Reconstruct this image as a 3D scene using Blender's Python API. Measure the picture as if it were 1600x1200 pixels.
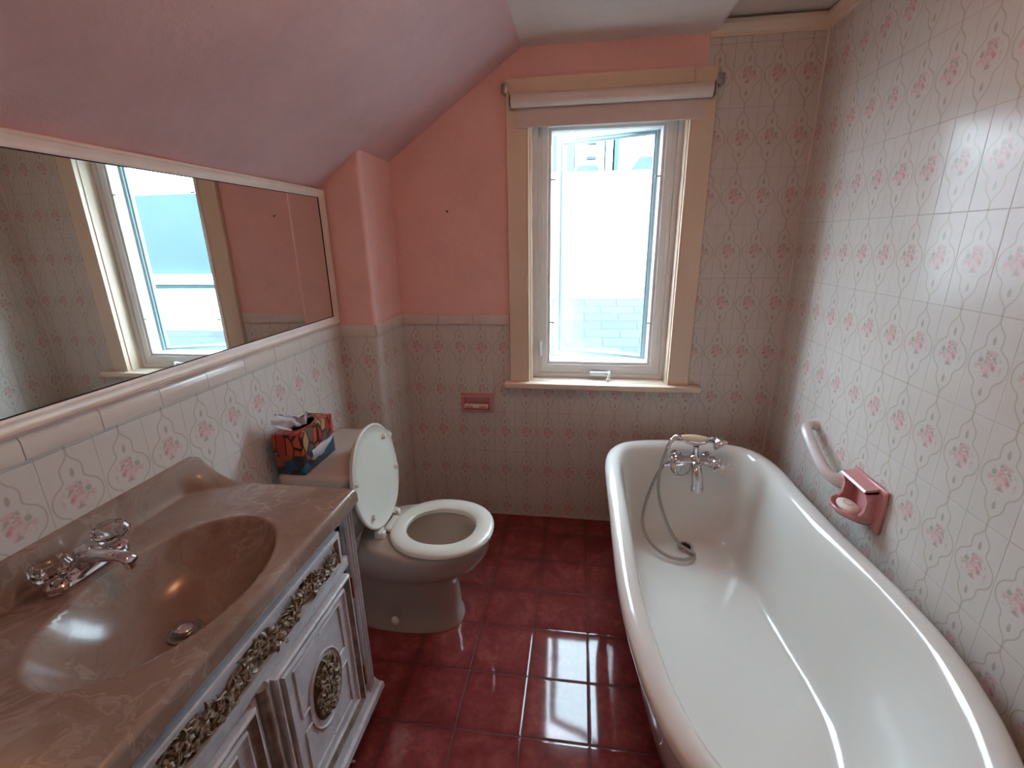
import bpy, bmesh, math, random
from mathutils import Vector, Matrix, noise as mnoise
PI = math.pi
random.seed(7)
for o in list(bpy.data.objects): bpy.data.objects.remove(o)
SC = bpy.context.scene
COL = SC.collection

# ---------------------------------------------------------------- camera
YAW, PITCH, ROLL, FPX = 0.145497, 0.300211, -0.016646, 724.01
CAM = Vector((0, 0, 1.408))
cd = bpy.data.cameras.new('camera'); cam = bpy.data.objects.new('camera', cd); COL.objects.link(cam)
cd.sensor_fit = 'HORIZONTAL'; cd.sensor_width = 36; cd.lens = FPX*36/1600; cd.clip_start = .02; cd.clip_end = 500
_f = Vector((-math.sin(YAW)*math.cos(PITCH), math.cos(YAW)*math.cos(PITCH), -math.sin(PITCH)))
_r = Vector((math.cos(YAW), math.sin(YAW), 0)); _u = _r.cross(_f)
_r2 = math.cos(ROLL)*_r + math.sin(ROLL)*_u; _u2 = -math.sin(ROLL)*_r + math.cos(ROLL)*_u
M = Matrix((_r2, _u2, -_f)).transposed().to_4x4(); M.translation = CAM
cam.matrix_world = M
SC.camera = cam

# ---------------------------------------------------------------- light and exposure
SC.view_settings.view_transform = 'Standard'; SC.view_settings.look = 'None'
SC.view_settings.gamma = 1; SC.view_settings.use_curve_mapping = False
SC.view_settings.exposure = 1.22
SKY_STRENGTH = 10.0
LAMP_STRENGTH = 12.0
w = bpy.data.worlds.new('overcast_sky'); SC.world = w; w.use_nodes = True
bg = w.node_tree.nodes['Background']; bg.inputs[0].default_value = (0.73, 0.90, 1.06, 1); bg.inputs[1].default_value = SKY_STRENGTH

# ---------------------------------------------------------------- room numbers
L, RX, D, ZC = -1.018, .884, 2.150, 2.145      # left wall, right wall, window wall, ceiling
CHX, CHY = -.847, 1.844                          # chase corner
YB = -1.0                                        # wall behind the camera
CAPZ = 1.078
def slope_z(x): return 1.751 + .665*(x + .847) if x > -.847 else 1.751 + .80*(x + .847)
XS = -.2545

# ================================================================ material helpers
def s2l(c):
    return tuple((v/12.92 if v <= .04045 else ((v+.055)/1.055)**2.4) for v in [q/255 for q in c]) + (1,)
class NT:
    def __init__(s, name):
        s.m = bpy.data.materials.new(name); s.m.use_nodes = True; s.t = s.m.node_tree; s.n = s.t.nodes
        s.b = s.n['Principled BSDF']; s.out = s.n['Material Output']
    def node(s, t, **k):
        n = s.n.new(t)
        for a, v in k.items(): setattr(n, a, v)
        return n
    def link(s, a, b): s.t.links.new(a, b)
    def put(s, sock, v):
        if isinstance(v, bpy.types.NodeSocket): s.link(v, sock)
        else: sock.default_value = v
    def math(s, op, a, b=0.0, c=0.0, clamp=False):
        n = s.node('ShaderNodeMath', operation=op, use_clamp=clamp)
        s.put(n.inputs[0], a); s.put(n.inputs[1], b)
        if op in ('MULTIPLY_ADD', 'COMPARE', 'SMOOTH_MIN', 'WRAP'): s.put(n.inputs[2], c)
        return n.outputs[0]
    def mix(s, f, a, b):
        n = s.node('ShaderNodeMix', data_type='RGBA'); s.put(n.inputs[0], f); s.put(n.inputs[6], a); s.put(n.inputs[7], b)
        return n.outputs[2]
    def sstep(s, x, a, b):
        n = s.node('ShaderNodeMapRange', interpolation_type='SMOOTHSTEP')
        s.put(n.inputs[0], x); s.put(n.inputs[1], a); s.put(n.inputs[2], b); n.inputs[3].default_value = 0; n.inputs[4].default_value = 1
        return n.outputs[0]
    def noise(s, vec, scale, detail=3, rough=.5, dist=0):
        n = s.node('ShaderNodeTexNoise'); n.inputs['Scale'].default_value = scale; n.inputs['Detail'].default_value = detail
        n.inputs['Roughness'].default_value = rough; n.inputs['Distortion'].default_value = dist
        if vec is not None: s.link(vec, n.inputs['Vector'])
        return n
    def ramp(s, f, stops, mode='LINEAR'):
        n = s.node('ShaderNodeValToRGB'); n.color_ramp.interpolation = mode; e = n.color_ramp.elements
        while len(e) < len(stops): e.new(.5)
        for i, (p, c) in enumerate(stops): e[i].position = p; e[i].color = c
        s.put(n.inputs[0], f); return n.outputs[0]
    def obj(s): return s.node('ShaderNodeTexCoord').outputs['Object']
    def uv(s): return s.node('ShaderNodeTexCoord').outputs['UV']
    def bump(s, h, strength=.2, dist=.01, normal=None):
        n = s.node('ShaderNodeBump'); n.inputs['Strength'].default_value = strength; n.inputs['Distance'].default_value = dist
        s.put(n.inputs['Height'], h)
        if normal: s.link(normal, n.inputs['Normal'])
        return n.outputs[0]
    def set(s, **k):
        for a, v in k.items(): s.put(s.b.inputs[a.replace('_', ' ')], v)
        return s

def simple(name, rgb, rough=.5, metal=0, nscale=20, namp=.06, bump=0, bscale=60, **k):
    t = NT(name); c = s2l(rgb)
    n = t.noise(t.obj(), nscale, 4, .6)
    lo = tuple(v*(1-namp) for v in c[:3])+(1,); hi = tuple(min(1, v*(1+namp)) for v in c[:3])+(1,)
    t.set(Base_Color=t.ramp(n.outputs['Fac'], [(.3, lo), (.7, hi)]), Roughness=rough, Metallic=metal, **k)
    if bump: t.set(Normal=t.bump(t.noise(t.obj(), bscale, 3).outputs['Fac'], bump, .003))
    return t.m

def wall_tile(name, pitch, phase, base=(218, 211, 204)):
    """Cream wall tile, 108 x 216 mm, a drawn ogee frame round a posy of pink flowers."""
    t = NT(name); TH, Z0 = .2167, 1.022
    sep = t.node('ShaderNodeSeparateXYZ'); t.link(t.uv(), sep.inputs[0]); U, V = sep.outputs[0], sep.outputs[1]
    nz = t.noise(t.uv(), 30, 2)
    def cell(x, p, ph):
        q = t.math('DIVIDE', t.math('SUBTRACT', x, ph), p)
        f = t.math('FLOOR', q); return f, t.math('SUBTRACT', q, f)
    iu, fu = cell(U, pitch, phase - pitch/2)
    iv, fv = cell(V, TH, Z0)
    u = t.math('SUBTRACT', fu, .5)                 # -.5 .. .5 across the motif
    tt = t.math('SUBTRACT', 1.0, fv)               # 0 at the top of a tile
    au = t.math('ABSOLUTE', u)
    pts = [(0, .012), (.06, .012), (.10, .05), (.15, .14), (.19, .185), (.25, .19), (.30, .18), (.34, .24), (.40, .38), (.48, .445),
           (.56, .43), (.62, .36), (.655, .27), (.70, .215), (.76, .215), (.82, .17), (.87, .09), (.92, .02), (1, .012)]
    def curve(x):
        n = t.node('ShaderNodeFloatCurve'); c = n.mapping.curves[0]
        while len(c.points) < len(pts): c.points.new(.5, .5)
        for p, (a, b) in zip(c.points, pts): p.location = (a, b)
        n.mapping.update(); t.put(n.inputs['Value'], x); return n.outputs[0]
    w0 = curve(tt); w1 = curve(t.math('ADD', tt, .012)); w2 = curve(t.math('SUBTRACT', tt, .012))
    slope = t.math('MULTIPLY', t.math('SUBTRACT', w1, w2), pitch/(.024*TH))
    k = t.math('SQRT', t.math('ADD', 1.0, t.math('MULTIPLY', slope, slope)))
    d = t.math('DIVIDE', t.math('MULTIPLY', t.math('ABSOLUTE', t.math('SUBTRACT', au, w0)), pitch), k)
    line = t.math('SUBTRACT', 1.0, t.sstep(d, .0008, .0028))
    # local coordinates of the posy, in metres
    comb = t.node('ShaderNodeCombineXYZ')
    t.link(t.math('MULTIPLY', u, pitch), comb.inputs[0]); t.link(t.math('MULTIPLY', t.math('SUBTRACT', tt, .50), TH), comb.inputs[1])
    wob = t.noise(comb.outputs[0], 90, 2)
    vadd = t.node('ShaderNodeVectorMath', operation='MULTIPLY_ADD')
    t.link(wob.outputs['Color'], vadd.inputs[0]); vadd.inputs[1].default_value = (.010, .010, 0); t.link(comb.outputs[0], vadd.inputs[2])
    vor = t.node('ShaderNodeTexVoronoi'); vor.inputs['Scale'].default_value = 84; t.link(vadd.outputs[0], vor.inputs['Vector'])
    s3 = t.node('ShaderNodeSeparateColor'); t.link(vor.outputs['Color'], s3.inputs[0])
    ln = t.node('ShaderNodeVectorMath', operation='LENGTH'); t.link(comb.outputs[0], ln.inputs[0]); r = ln.outputs['Value']
    petal = t.math('SUBTRACT', 1.0, t.sstep(vor.outputs['Distance'], .35, .75))
    inside = t.math('SUBTRACT', 1.0, t.sstep(r, .028, .038))
    core = t.math('SUBTRACT', 1.0, t.sstep(r, .006, .027))
    ispink = t.math('GREATER_THAN', t.math('ADD', s3.outputs[0], t.math('MULTIPLY', core, .55)), .55)
    shown = t.math('GREATER_THAN', t.math('ADD', s3.outputs[1], t.math('MULTIPLY', core, .5)), .30)
    posy = t.math('MULTIPLY', t.math('MULTIPLY', petal, inside), shown)
    def leaf(tc):
        du = t.math('DIVIDE', t.math('MULTIPLY', u, pitch), .0045); dv = t.math('DIVIDE', t.math('MULTIPLY', t.math('SUBTRACT', tt, tc), TH), .011)
        q = t.math('ADD', t.math('MULTIPLY', du, du), t.math('MULTIPLY', dv, dv))
        q = t.math('ADD', q, t.math('MULTIPLY', t.math('SUBTRACT', wob.outputs['Fac'], .5), 2.5))
        return t.math('SUBTRACT', 1.0, t.sstep(q, .5, 1.2))
    lf = t.math('MAXIMUM', leaf(.245), leaf(.775))
    mott = t.noise(t.uv(), 9, 3)
    b0 = s2l(base); b1 = s2l(tuple(c-8 for c in base))
    col = t.mix(mott.outputs['Fac'], b0, b1)
    col = t.mix(t.math('MULTIPLY', core, .26), col, s2l((222, 158, 156)))
    pinks = t.ramp(s3.outputs[2], [(0, s2l((196, 92, 108))), (.5, s2l((214, 128, 138))), (1, s2l((224, 158, 162)))])
    flower = t.mix(ispink, s2l((150, 155, 132)), pinks)
    col = t.mix(t.math('MULTIPLY', posy, .62), col, flower)
    col = t.mix(t.math('MULTIPLY', lf, .6), col, s2l((160, 150, 132)))
    col = t.mix(t.math('MULTIPLY', line, .52), col, s2l((172, 158, 130)))
    # joints
    ju = t.math('MULTIPLY', t.math('SUBTRACT', .5, au), pitch)
    jv = t.math('MULTIPLY', t.math('MINIMUM', fv, tt), TH)
    jd = t.math('MINIMUM', ju, jv)
    joint = t.math('SUBTRACT', 1.0, t.sstep(jd, .0004, .0014))
    col = t.mix(t.math('MULTIPLY', joint, .28), col, s2l((176, 165, 148)))
    # every tile sits a touch out of plane
    wn = t.node('ShaderNodeTexWhiteNoise', noise_dimensions='2D'); cc = t.node('ShaderNodeCombineXYZ')
    t.link(iu, cc.inputs[0]); t.link(iv, cc.inputs[1]); t.link(cc.outputs[0], wn.inputs['Vector'])
    sc = t.node('ShaderNodeSeparateColor'); t.link(wn.outputs['Color'], sc.inputs[0])
    tilt = t.math('ADD', t.math('MULTIPLY', t.math('MULTIPLY', t.math('SUBTRACT', sc.outputs[0], .5), u), .0016),
                  t.math('MULTIPLY', t.math('MULTIPLY', t.math('SUBTRACT', sc.outputs[1], .5), tt), .0022))
    wav = t.math('MULTIPLY', t.noise(t.uv(), 9, 1).outputs['Fac'], .0004)
    h = t.math('SUBTRACT', t.math('ADD', tilt, wav), t.math('MULTIPLY', joint, .0006))
    bp = t.node('ShaderNodeBump'); bp.inputs['Strength'].default_value = 1; bp.inputs['Distance'].default_value = 1.0
    t.link(h, bp.inputs['Height'])
    t.set(Base_Color=col, Roughness=.17, Normal=bp.outputs[0]); t.b.inputs['Specular IOR Level'].default_value = .17
    return t.m

def floor_tile():
    t = NT('oxblood_floor_tile'); S, GX, GY = .2010, -.136, 1.397
    sep = t.node('ShaderNodeSeparateXYZ'); t.link(t.obj(), sep.inputs[0])
    def cell(x, ph):
        q = t.math('DIVIDE', t.math('SUBTRACT', x, ph), S); f = t.math('FLOOR', q); return f, t.math('SUBTRACT', q, f)
    iu, fu = cell(sep.outputs[0], GX); iv, fv = cell(sep.outputs[1], GY)
    e = lambda f: t.math('MULTIPLY', t.math('MINIMUM', f, t.math('SUBTRACT', 1.0, f)), S)
    jd = t.math('MINIMUM', e(fu), e(fv))
    grout = t.math('SUBTRACT', 1.0, t.sstep(jd, .0012, .0022))
    wn = t.node('ShaderNodeTexWhiteNoise', noise_dimensions='2D'); cc = t.node('ShaderNodeCombineXYZ')
    t.link(iu, cc.inputs[0]); t.link(iv, cc.inputs[1]); t.link(cc.outputs[0], wn.inputs['Vector'])
    sc = t.node('ShaderNodeSeparateColor'); t.link(wn.outputs['Color'], sc.inputs[0])
    n1 = t.noise(t.obj(), 9, 5, .62, .6); n2 = t.noise(t.obj(), 55, 3)
    f = t.math('ADD', t.math('MULTIPLY', n1.outputs['Fac'], .75), t.math('MULTIPLY', n2.outputs['Fac'], .25))
    edge = t.math('SUBTRACT', 1.0, t.sstep(jd, .0, .03))
    f = t.math('SUBTRACT', f, t.math('MULTIPLY', edge, .10))
    col = t.ramp(f, [(.28, s2l((108, 44, 44))), (.5, s2l((136, 62, 62))), (.72, s2l((160, 88, 84)))])
    col = t.mix(t.math('MULTIPLY', t.math('SUBTRACT', sc.outputs[2], .3), .25, clamp=True), col, s2l((112, 40, 42)))
    col = t.mix(grout, col, s2l((70, 38, 36)))
    tilt = t.math('ADD', t.math('MULTIPLY', t.math('MULTIPLY', t.math('SUBTRACT', sc.outputs[0], .5), fu), .0011),
                  t.math('MULTIPLY', t.math('MULTIPLY', t.math('SUBTRACT', sc.outputs[1], .5), fv), .0011))
    pillow = t.math('MULTIPLY', t.sstep(jd, .0, .007), .0006)
    wav = t.math('MULTIPLY', t.noise(t.obj(), 12, 1).outputs['Fac'], .00012)
    h = t.math('ADD', t.math('ADD', tilt, wav), pillow)
    h = t.math('SUBTRACT', h, t.math('MULTIPLY', grout, .0008))
    bp = t.node('ShaderNodeBump'); bp.inputs['Strength'].default_value = 1; bp.inputs['Distance'].default_value = 1.0; t.link(h, bp.inputs['Height'])
    t.set(Base_Color=col, Roughness=t.math('ADD', .06, t.math('MULTIPLY', grout, .5)), Normal=bp.outputs[0])
    t.b.inputs['Specular IOR Level'].default_value = .5
    return t.m

def plaster(name, rgb, bumps=.25):
    t = NT(name); c = s2l(rgb)
    n = t.noise(t.obj(), 5, 5, .65); n2 = t.noise(t.obj(), 45, 4, .7)
    f = t.math('ADD', t.math('MULTIPLY', n.outputs['Fac'], .7), t.math('MULTIPLY', n2.outputs['Fac'], .3))
    t.set(Base_Color=t.ramp(f, [(.3, tuple(v*.90 for v in c[:3])+(1,)), (.7, tuple(min(1, v*1.07) for v in c[:3])+(1,))]), Roughness=.62,
          Normal=t.bump(n2.outputs['Fac'], bumps, .004))
    return t.m

def marble():
    t = NT('mocha_cultured_marble'); o = t.obj()
    big = t.noise(o, 3.2, 3, .55, 1.2)
    wv = t.node('ShaderNodeVectorMath', operation='MULTIPLY_ADD'); t.link(big.outputs['Color'], wv.inputs[0]); wv.inputs[1].default_value = (.42, .42, .2); t.link(o, wv.inputs[2])
    a = t.noise(wv.outputs[0], 5.5, 5, .6, .4); v = t.math('ABSOLUTE', t.math('SUBTRACT', a.outputs['Fac'], .5))
    vein = t.math('SUBTRACT', 1.0, t.sstep(v, .0, .022))
    b2 = t.noise(wv.outputs[0], 2.6, 4, .6, .8)
    col = t.ramp(b2.outputs['Fac'], [(.30, s2l((132, 110, 96))), (.46, s2l((146, 124, 111))), (.56, s2l((156, 138, 127))), (.68, s2l((152, 146, 141))), (.8, s2l((128, 108, 95)))])
    col = t.mix(t.math('MULTIPLY', vein, .22), col, s2l((120, 88, 78)))
    lt = t.math('SUBTRACT', 1.0, t.sstep(t.math('ABSOLUTE', t.math('SUBTRACT', a.outputs['Fac'], .60)), .0, .03))
    col = t.mix(t.math('MULTIPLY', lt, .22), col, s2l((205, 190, 180)))
    t.set(Base_Color=col, Roughness=.20); t.b.inputs['Specular IOR Level'].default_value = .35; t.b.inputs['Coat Weight'].default_value = .15; t.b.inputs['Coat Roughness'].default_value = .05
    return t.m

def tub_enamel():
    t = NT('cream_tub_enamel'); o = t.obj(); sep = t.node('ShaderNodeSeparateXYZ'); t.link(o, sep.inputs[0])
    # rust staining round tap and plughole, widened to colour in the end wall's shade
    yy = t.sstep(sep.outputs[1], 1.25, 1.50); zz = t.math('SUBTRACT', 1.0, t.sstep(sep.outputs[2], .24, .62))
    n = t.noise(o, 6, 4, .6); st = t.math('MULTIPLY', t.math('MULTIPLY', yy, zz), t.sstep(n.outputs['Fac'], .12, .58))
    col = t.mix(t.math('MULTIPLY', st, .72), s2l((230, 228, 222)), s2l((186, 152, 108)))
    t.set(Base_Color=col, Roughness=.12); t.b.inputs['Coat Weight'].default_value = .5; t.b.inputs['Coat Roughness'].default_value = .04
    return t.m

def glaze_paint():
    t = NT('antiqued_grey_white_paint'); o = t.obj()
    n = t.noise(o, 14, 4, .6); n2 = t.noise(o, 90, 3)
    f = t.math('ADD', t.math('MULTIPLY', n.outputs['Fac'], .7), t.math('MULTIPLY', n2.outputs['Fac'], .3))
    t.set(Base_Color=t.ramp(f, [(.3, s2l((168, 166, 170))), (.6, s2l((205, 204, 208)))]), Roughness=.35); return t.m
def glaze_brown():
    t = NT('brown_antique_glaze'); n = t.noise(t.obj(), 22, 4, .6)
    t.set(Base_Color=t.ramp(n.outputs['Fac'], [(.35, s2l((104, 86, 74))), (.65, s2l((152, 136, 124)))]), Roughness=.4); return t.m
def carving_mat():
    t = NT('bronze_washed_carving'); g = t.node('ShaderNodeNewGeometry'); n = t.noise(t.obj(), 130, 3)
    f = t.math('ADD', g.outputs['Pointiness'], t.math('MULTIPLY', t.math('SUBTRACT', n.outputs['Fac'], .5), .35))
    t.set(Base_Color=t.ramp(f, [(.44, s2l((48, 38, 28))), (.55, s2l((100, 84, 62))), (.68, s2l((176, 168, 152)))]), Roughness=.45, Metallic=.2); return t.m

def box_art(name, kind):
    t = NT(name); o = t.obj()
    mp = t.node('ShaderNodeMapping'); t.link(o, mp.inputs[0]); mp.inputs['Scale'].default_value = (1, 1.0, .38) if kind == 'red' else (1, 1, 1)
    v = t.node('ShaderNodeTexVoronoi'); v.inputs['Scale'].default_value = 34 if kind == 'red' else 26; t.link(mp.outputs[0], v.inputs[0])
    e = t.node('ShaderNodeTexVoronoi', feature='DISTANCE_TO_EDGE'); e.inputs['Scale'].default_value = v.inputs['Scale'].default_value; t.link(mp.outputs[0], e.inputs[0])
    s = t.node('ShaderNodeSeparateColor'); t.link(v.outputs['Color'], s.inputs[0])
    if kind == 'red':
        stops = [(0, s2l((168, 42, 32))), (.22, s2l((190, 72, 40))), (.42, s2l((150, 34, 44))), (.58, s2l((176, 140, 96))), (.68, s2l((196, 60, 40))), (.84, s2l((96, 84, 76))), (.93, s2l((214, 190, 130)))]
        lw = .075
    else:
        stops = [(0, s2l((20, 62, 92))), (.3, s2l((24, 22, 24))), (.52, s2l((30, 84, 110))), (.70, s2l((150, 70, 40))), (.82, s2l((36, 34, 34))), (.93, s2l((190, 170, 140)))]
        lw = .02
    c = t.ramp(s.outputs[0], stops, 'CONSTANT')
    c = t.mix(t.math('SUBTRACT', 1.0, t.sstep(e.outputs['Distance'], lw*.7, lw)), c, s2l((24, 14, 12)))
    t.set(Base_Color=c, Roughness=.35); return t.m

def chrome(name='chrome', rough=.06, rgb=(215, 215, 220)): return simple(name, rgb, rough, 1.0, 30, .03)
def pane_glass():
    t = NT('window_glass'); tr = t.node('ShaderNodeBsdfTransparent'); gl = t.node('ShaderNodeBsdfGlossy'); gl.inputs['Roughness'].default_value = .01
    fr = t.node('ShaderNodeFresnel'); ge = t.node('ShaderNodeNewGeometry'); t.link(t.math('ADD', 1.45, t.math('MULTIPLY', ge.outputs['Backfacing'], 1/1.45-1.45)), fr.inputs[0]); mx = t.node('ShaderNodeMixShader')
    tr.inputs[0].default_value = (.93, .97, .96, 1)
    t.link(fr.outputs[0], mx.inputs[0]); t.link(tr.outputs[0], mx.inputs[1]); t.link(gl.outputs[0], mx.inputs[2]); t.link(mx.outputs[0], t.out.inputs[0])
    return t.m
def emissive(name, rgb, st):
    t = NT(name); t.set(Base_Color=s2l(rgb), Roughness=.4); t.b.inputs['Emission Color'].default_value = s2l(rgb); t.b.inputs['Emission Strength'].default_value = st; return t.m
def shingle():
    t = NT('grey_asphalt_shingle'); o = t.obj(); sep = t.node('ShaderNodeSeparateXYZ'); t.link(o, sep.inputs[0])
    br = t.node('ShaderNodeTexBrick'); br.inputs['Scale'].default_value = 1; br.inputs['Brick Width'].default_value = .3; br.inputs['Row Height'].default_value = .14
    br.inputs['Mortar Size'].default_value = .006; br.inputs['Color1'].default_value = (.046, .051, .058, 1); br.inputs['Color2'].default_value = (.066, .072, .080, 1); br.inputs['Mortar'].default_value = (.034, .038, .044, 1)
    t.link(o, br.inputs[0]); n = t.noise(o, 160, 3, .8)
    t.set(Base_Color=t.mix(t.math('MULTIPLY', n.outputs['Fac'], .5), br.outputs[0], (.085, .092, .104, 1)), Roughness=.9); return t.m

M_ = {}
M_['tile_back'] = wall_tile('flowered_tile_back', .108, .725)
M_['tile_left'] = wall_tile('flowered_tile_left', .1135, .943)
M_['tile_right'] = wall_tile('flowered_tile_right', .111, 1.1095)
M_['floor'] = floor_tile()
M_['pink'] = plaster('pink_plaster', (242, 193, 186))
M_['pinkc'] = plaster('pink_sloped_ceiling_plaster', (222, 186, 186), .35)
M_['ceil'] = plaster('pale_ceiling_paint', (226, 214, 206), .15)
M_['cap'] = simple('cream_cap_tile', (222, 210, 200), .16, 0, 12, .03)
M_['trim'] = simple('cream_gloss_trim_paint', (230, 210, 188), .35, 0, 6, .03)
M_['sill'] = simple('cream_sill_paint', (236, 218, 198), .18, 0, 6, .03)
M_['vinyl'] = simple('white_window_vinyl', (226, 226, 226), .35, 0, 10, .02)
M_['glass'] = pane_glass()
M_['sash'] = simple('sash_vinyl_glare_tint', (146, 170, 174), .35, 0, 10, .02)  # white vinyl; outdoor overexposure tint and dimming put into the colour
M_['blind'] = simple('off_white_blind_cloth', (220, 206, 200), .8, 0, 40, .03, .1, 400)
M_['blindr'] = simple('pale_blind_roll_cloth', (226, 214, 206), .7, 0, 40, .03)
M_['black'] = simple('dark_rubber', (36, 32, 30), .5)
M_['brk'] = simple('tarnished_steel', (160, 162, 158), .35, .8)
M_['frame'] = simple('cream_mirror_frame', (226, 210, 196), .35, 0, 12, .07)
M_['mirror'] = (lambda t: (t.set(Base_Color=(.80, .86, .84, 1), Metallic=1.0, Roughness=.0), t.m)[1])(NT('mirror_silver'))
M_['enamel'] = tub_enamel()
M_['china'] = simple('off_white_vitreous_china', (188, 174, 162), .14, 0, 6, .03)
M_['seatp'] = simple('cream_seat_plastic', (214, 210, 198), .25, 0, 6, .02)
M_['chrome'] = chrome(); M_['chromeh'] = chrome('brushed_hose_chrome', .28, (170, 166, 160))
M_['ivory'] = simple('ivory_handle', (238, 224, 190), .25)
M_['pinkcer'] = simple('pink_ceramic', (212, 146, 148), .15, 0, 10, .04)
M_['palecer'] = simple('pale_pinkish_white_ceramic', (226, 216, 214), .14, 0, 10, .02)
M_['ovw'] = simple('bright_white_enamel', (244, 246, 242), .2)
M_['cream'] = simple('cream_plastic', (232, 214, 192), .3)
M_['soapw'] = simple('white_soap', (236, 228, 214), .4)
M_['soapp'] = simple('pink_soap', (212, 150, 150), .45)
M_['marble'] = marble(); M_['paint'] = glaze_paint(); M_['glaze'] = glaze_brown(); M_['carve'] = carving_mat()
M_['gap'] = simple('dark_gap', (26, 22, 20), .8)
M_['hinge'] = simple('aged_copper_hinge', (120, 72, 48), .35, .9)
M_['boxr'] = box_art('red_triangle_print_card', 'red'); M_['boxb'] = box_art('blue_black_print_card', 'blue')
M_['tissue'] = simple('white_tissue', (236, 232, 236), .8)
M_['knob'] = (lambda t: (t.set(Base_Color=(.80, .79, .78, 1), Roughness=.02), t.b.inputs['Transmission Weight'].__setattr__('default_value', 1.0), t.b.inputs['IOR'].__setattr__('default_value', 1.49), t.m)[3])(NT('clear_faceted_acrylic'))
M_['bowl_inside'] = simple('bowl_inside_china', (84, 72, 58), .1, 0, 6, .04)  # darker brown china for the inner bowl faces
M_['door'] = simple('cream_door_paint', (214, 200, 182), .4)
M_['lamp'] = emissive('warm_frosted_lamp_glass', (255, 177, 128), LAMP_STRENGTH)
M_['white'] = simple('white_stucco', (236, 238, 238), .8, 0, 3, .03)
M_['teal'] = simple('blue_grey_siding', (70, 82, 84), .8, 0, 3, .04)
M_['shing'] = shingle()
M_['dkroof'] = simple('slate_roof', (58, 66, 76), .9, 0, 5, .1)
M_['tower'] = simple('pale_concrete', (62, 76, 78), .8, 0, 1, .04)
for k_ in ('white', 'teal', 'shing', 'dkroof', 'tower'): M_[k_].node_tree.nodes['Principled BSDF'].inputs['Specular IOR Level'].default_value = 0
M_['ground'] = simple('pale_gravel_ground', (150, 150, 146), .9, 0, 3, .1)

# ================================================================ mesh helpers
def mesh_obj(name, bm, mats, parent=None, smooth=40, loc=None):
    """Link bm as one mesh object; its origin moves to loc (or to its centre when it has a parent)."""
    bmesh.ops.recalc_face_normals(bm, faces=bm.faces[:]) if not getattr(bm, 'keepn', False) else None
    me = bpy.data.meshes.new(name)
    o = bpy.data.objects.new(name, me)
    if not isinstance(mats, (list, tuple)): mats = [mats]
    for m in mats: me.materials.append(m)
    if loc is not None: bmesh.ops.translate(bm, verts=bm.verts[:], vec=-Vector(loc))
    bm.to_mesh(me); bm.free()
    if smooth:
        me.polygons.foreach_set('use_smooth', [True]*len(me.polygons)); me.set_sharp_from_angle(angle=math.radians(smooth))
    COL.objects.link(o)
    if loc is not None: o.location = loc
    if parent is not None:
        o.parent = parent
        o.matrix_parent_inverse = Matrix.Translation(-Vector(parent_world(parent)))
    return o
def parent_world(p):
    v = Vector(p.location)
    while p.parent is not None:
        p = p.parent
    # parents never move after creation, so world offset of a parent is the root's location plus nothing (children keep world coordinates)
    return WORLD.get(p.name, v)
WORLD = {}
def thing(name, label, cat, loc=(0, 0, 0), group=None, kind=None):
    o = bpy.data.objects.new(name, None); COL.objects.link(o); o.location = loc; o.empty_display_size = .05
    if label: o['label'] = label
    if cat: o['category'] = cat
    if group: o['group'] = group
    if kind: o['kind'] = kind
    return o
def part(name, bm, mats, parent, smooth=40, label=None):
    """Child object whose mesh is modelled in world coordinates; the parent chain only translates."""
    me = bpy.data.meshes.new(name)
    if not isinstance(mats, (list, tuple)): mats = [mats]
    for m in mats: me.materials.append(m)
    if not getattr(bm, 'keep', False): bmesh.ops.recalc_face_normals(bm, faces=bm.faces[:])
    base = Vector((0, 0, 0)); p = parent
    while p is not None: base += Vector(p.location); p = p.parent
    bmesh.ops.translate(bm, verts=bm.verts[:], vec=-base)
    bm.to_mesh(me); bm.free()
    if smooth:
        me.polygons.foreach_set('use_smooth', [True]*len(me.polygons)); me.set_sharp_from_angle(angle=math.radians(smooth))
    o = bpy.data.objects.new(name, me); COL.objects.link(o); o.parent = parent
    if label: o['label'] = label
    return o
def solo(name, bm, mats, label, cat, loc=(0, 0, 0), smooth=40, group=None):
    o = mesh_obj(name, bm, mats, None, smooth, loc); o['label'] = label; o['category'] = cat
    if group: o['group'] = group
    return o
def struct(name, bm, mats, smooth=30):
    o = mesh_obj(name, bm, mats, None, smooth); o['kind'] = 'structure'; return o

def B(): return bmesh.new()
def add_box(bm, x0, x1, y0, y1, z0, z1, bev=0, seg=2, mi=0):
    vs = [bm.verts.new((x, y, z)) for x in (x0, x1) for y in (y0, y1) for z in (z0, z1)]
    fs = [bm.faces.new([vs[i] for i in q]) for q in ((0, 1, 3, 2), (4, 6, 7, 5), (0, 4, 5, 1), (2, 3, 7, 6), (0, 2, 6, 4), (1, 5, 7, 3))]
    for f in fs: f.material_index = mi
    if bev:
        r = bmesh.ops.bevel(bm, geom=list({e for f in fs for e in f.edges}), offset=bev, segments=seg, profile=.5, affect='EDGES')
        for f in r['faces']: f.material_index = mi
    return fs
def box_uv(bm, su=1.0):
    uv = bm.loops.layers.uv.verify()
    for f in bm.faces:
        f.normal_update(); n = f.normal
        for l in f.loops:
            c = l.vert.co
            if abs(n.y) >= abs(n.x) and abs(n.y) >= abs(n.z): l[uv].uv = (c.x, c.z)
            elif abs(n.x) >= abs(n.z): l[uv].uv = (c.y, c.z)
            else: l[uv].uv = (c.x, c.y)
def loft(bm, rings, closed=True, caps=(True, True), mi=0):
    R = [[bm.verts.new(p) for p in r] for r in rings]; n = len(R[0])
    for a, b in zip(R, R[1:]):
        for i in range(n if closed else n-1):
            j = (i+1) % n
            f = bm.faces.new((a[i], a[j], b[j], b[i])); f.material_index = mi
    if caps[0] and closed: bm.faces.new(R[0][::-1]).material_index = mi
    if caps[1] and closed: bm.faces.new(R[-1]).material_index = mi
    return R
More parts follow.
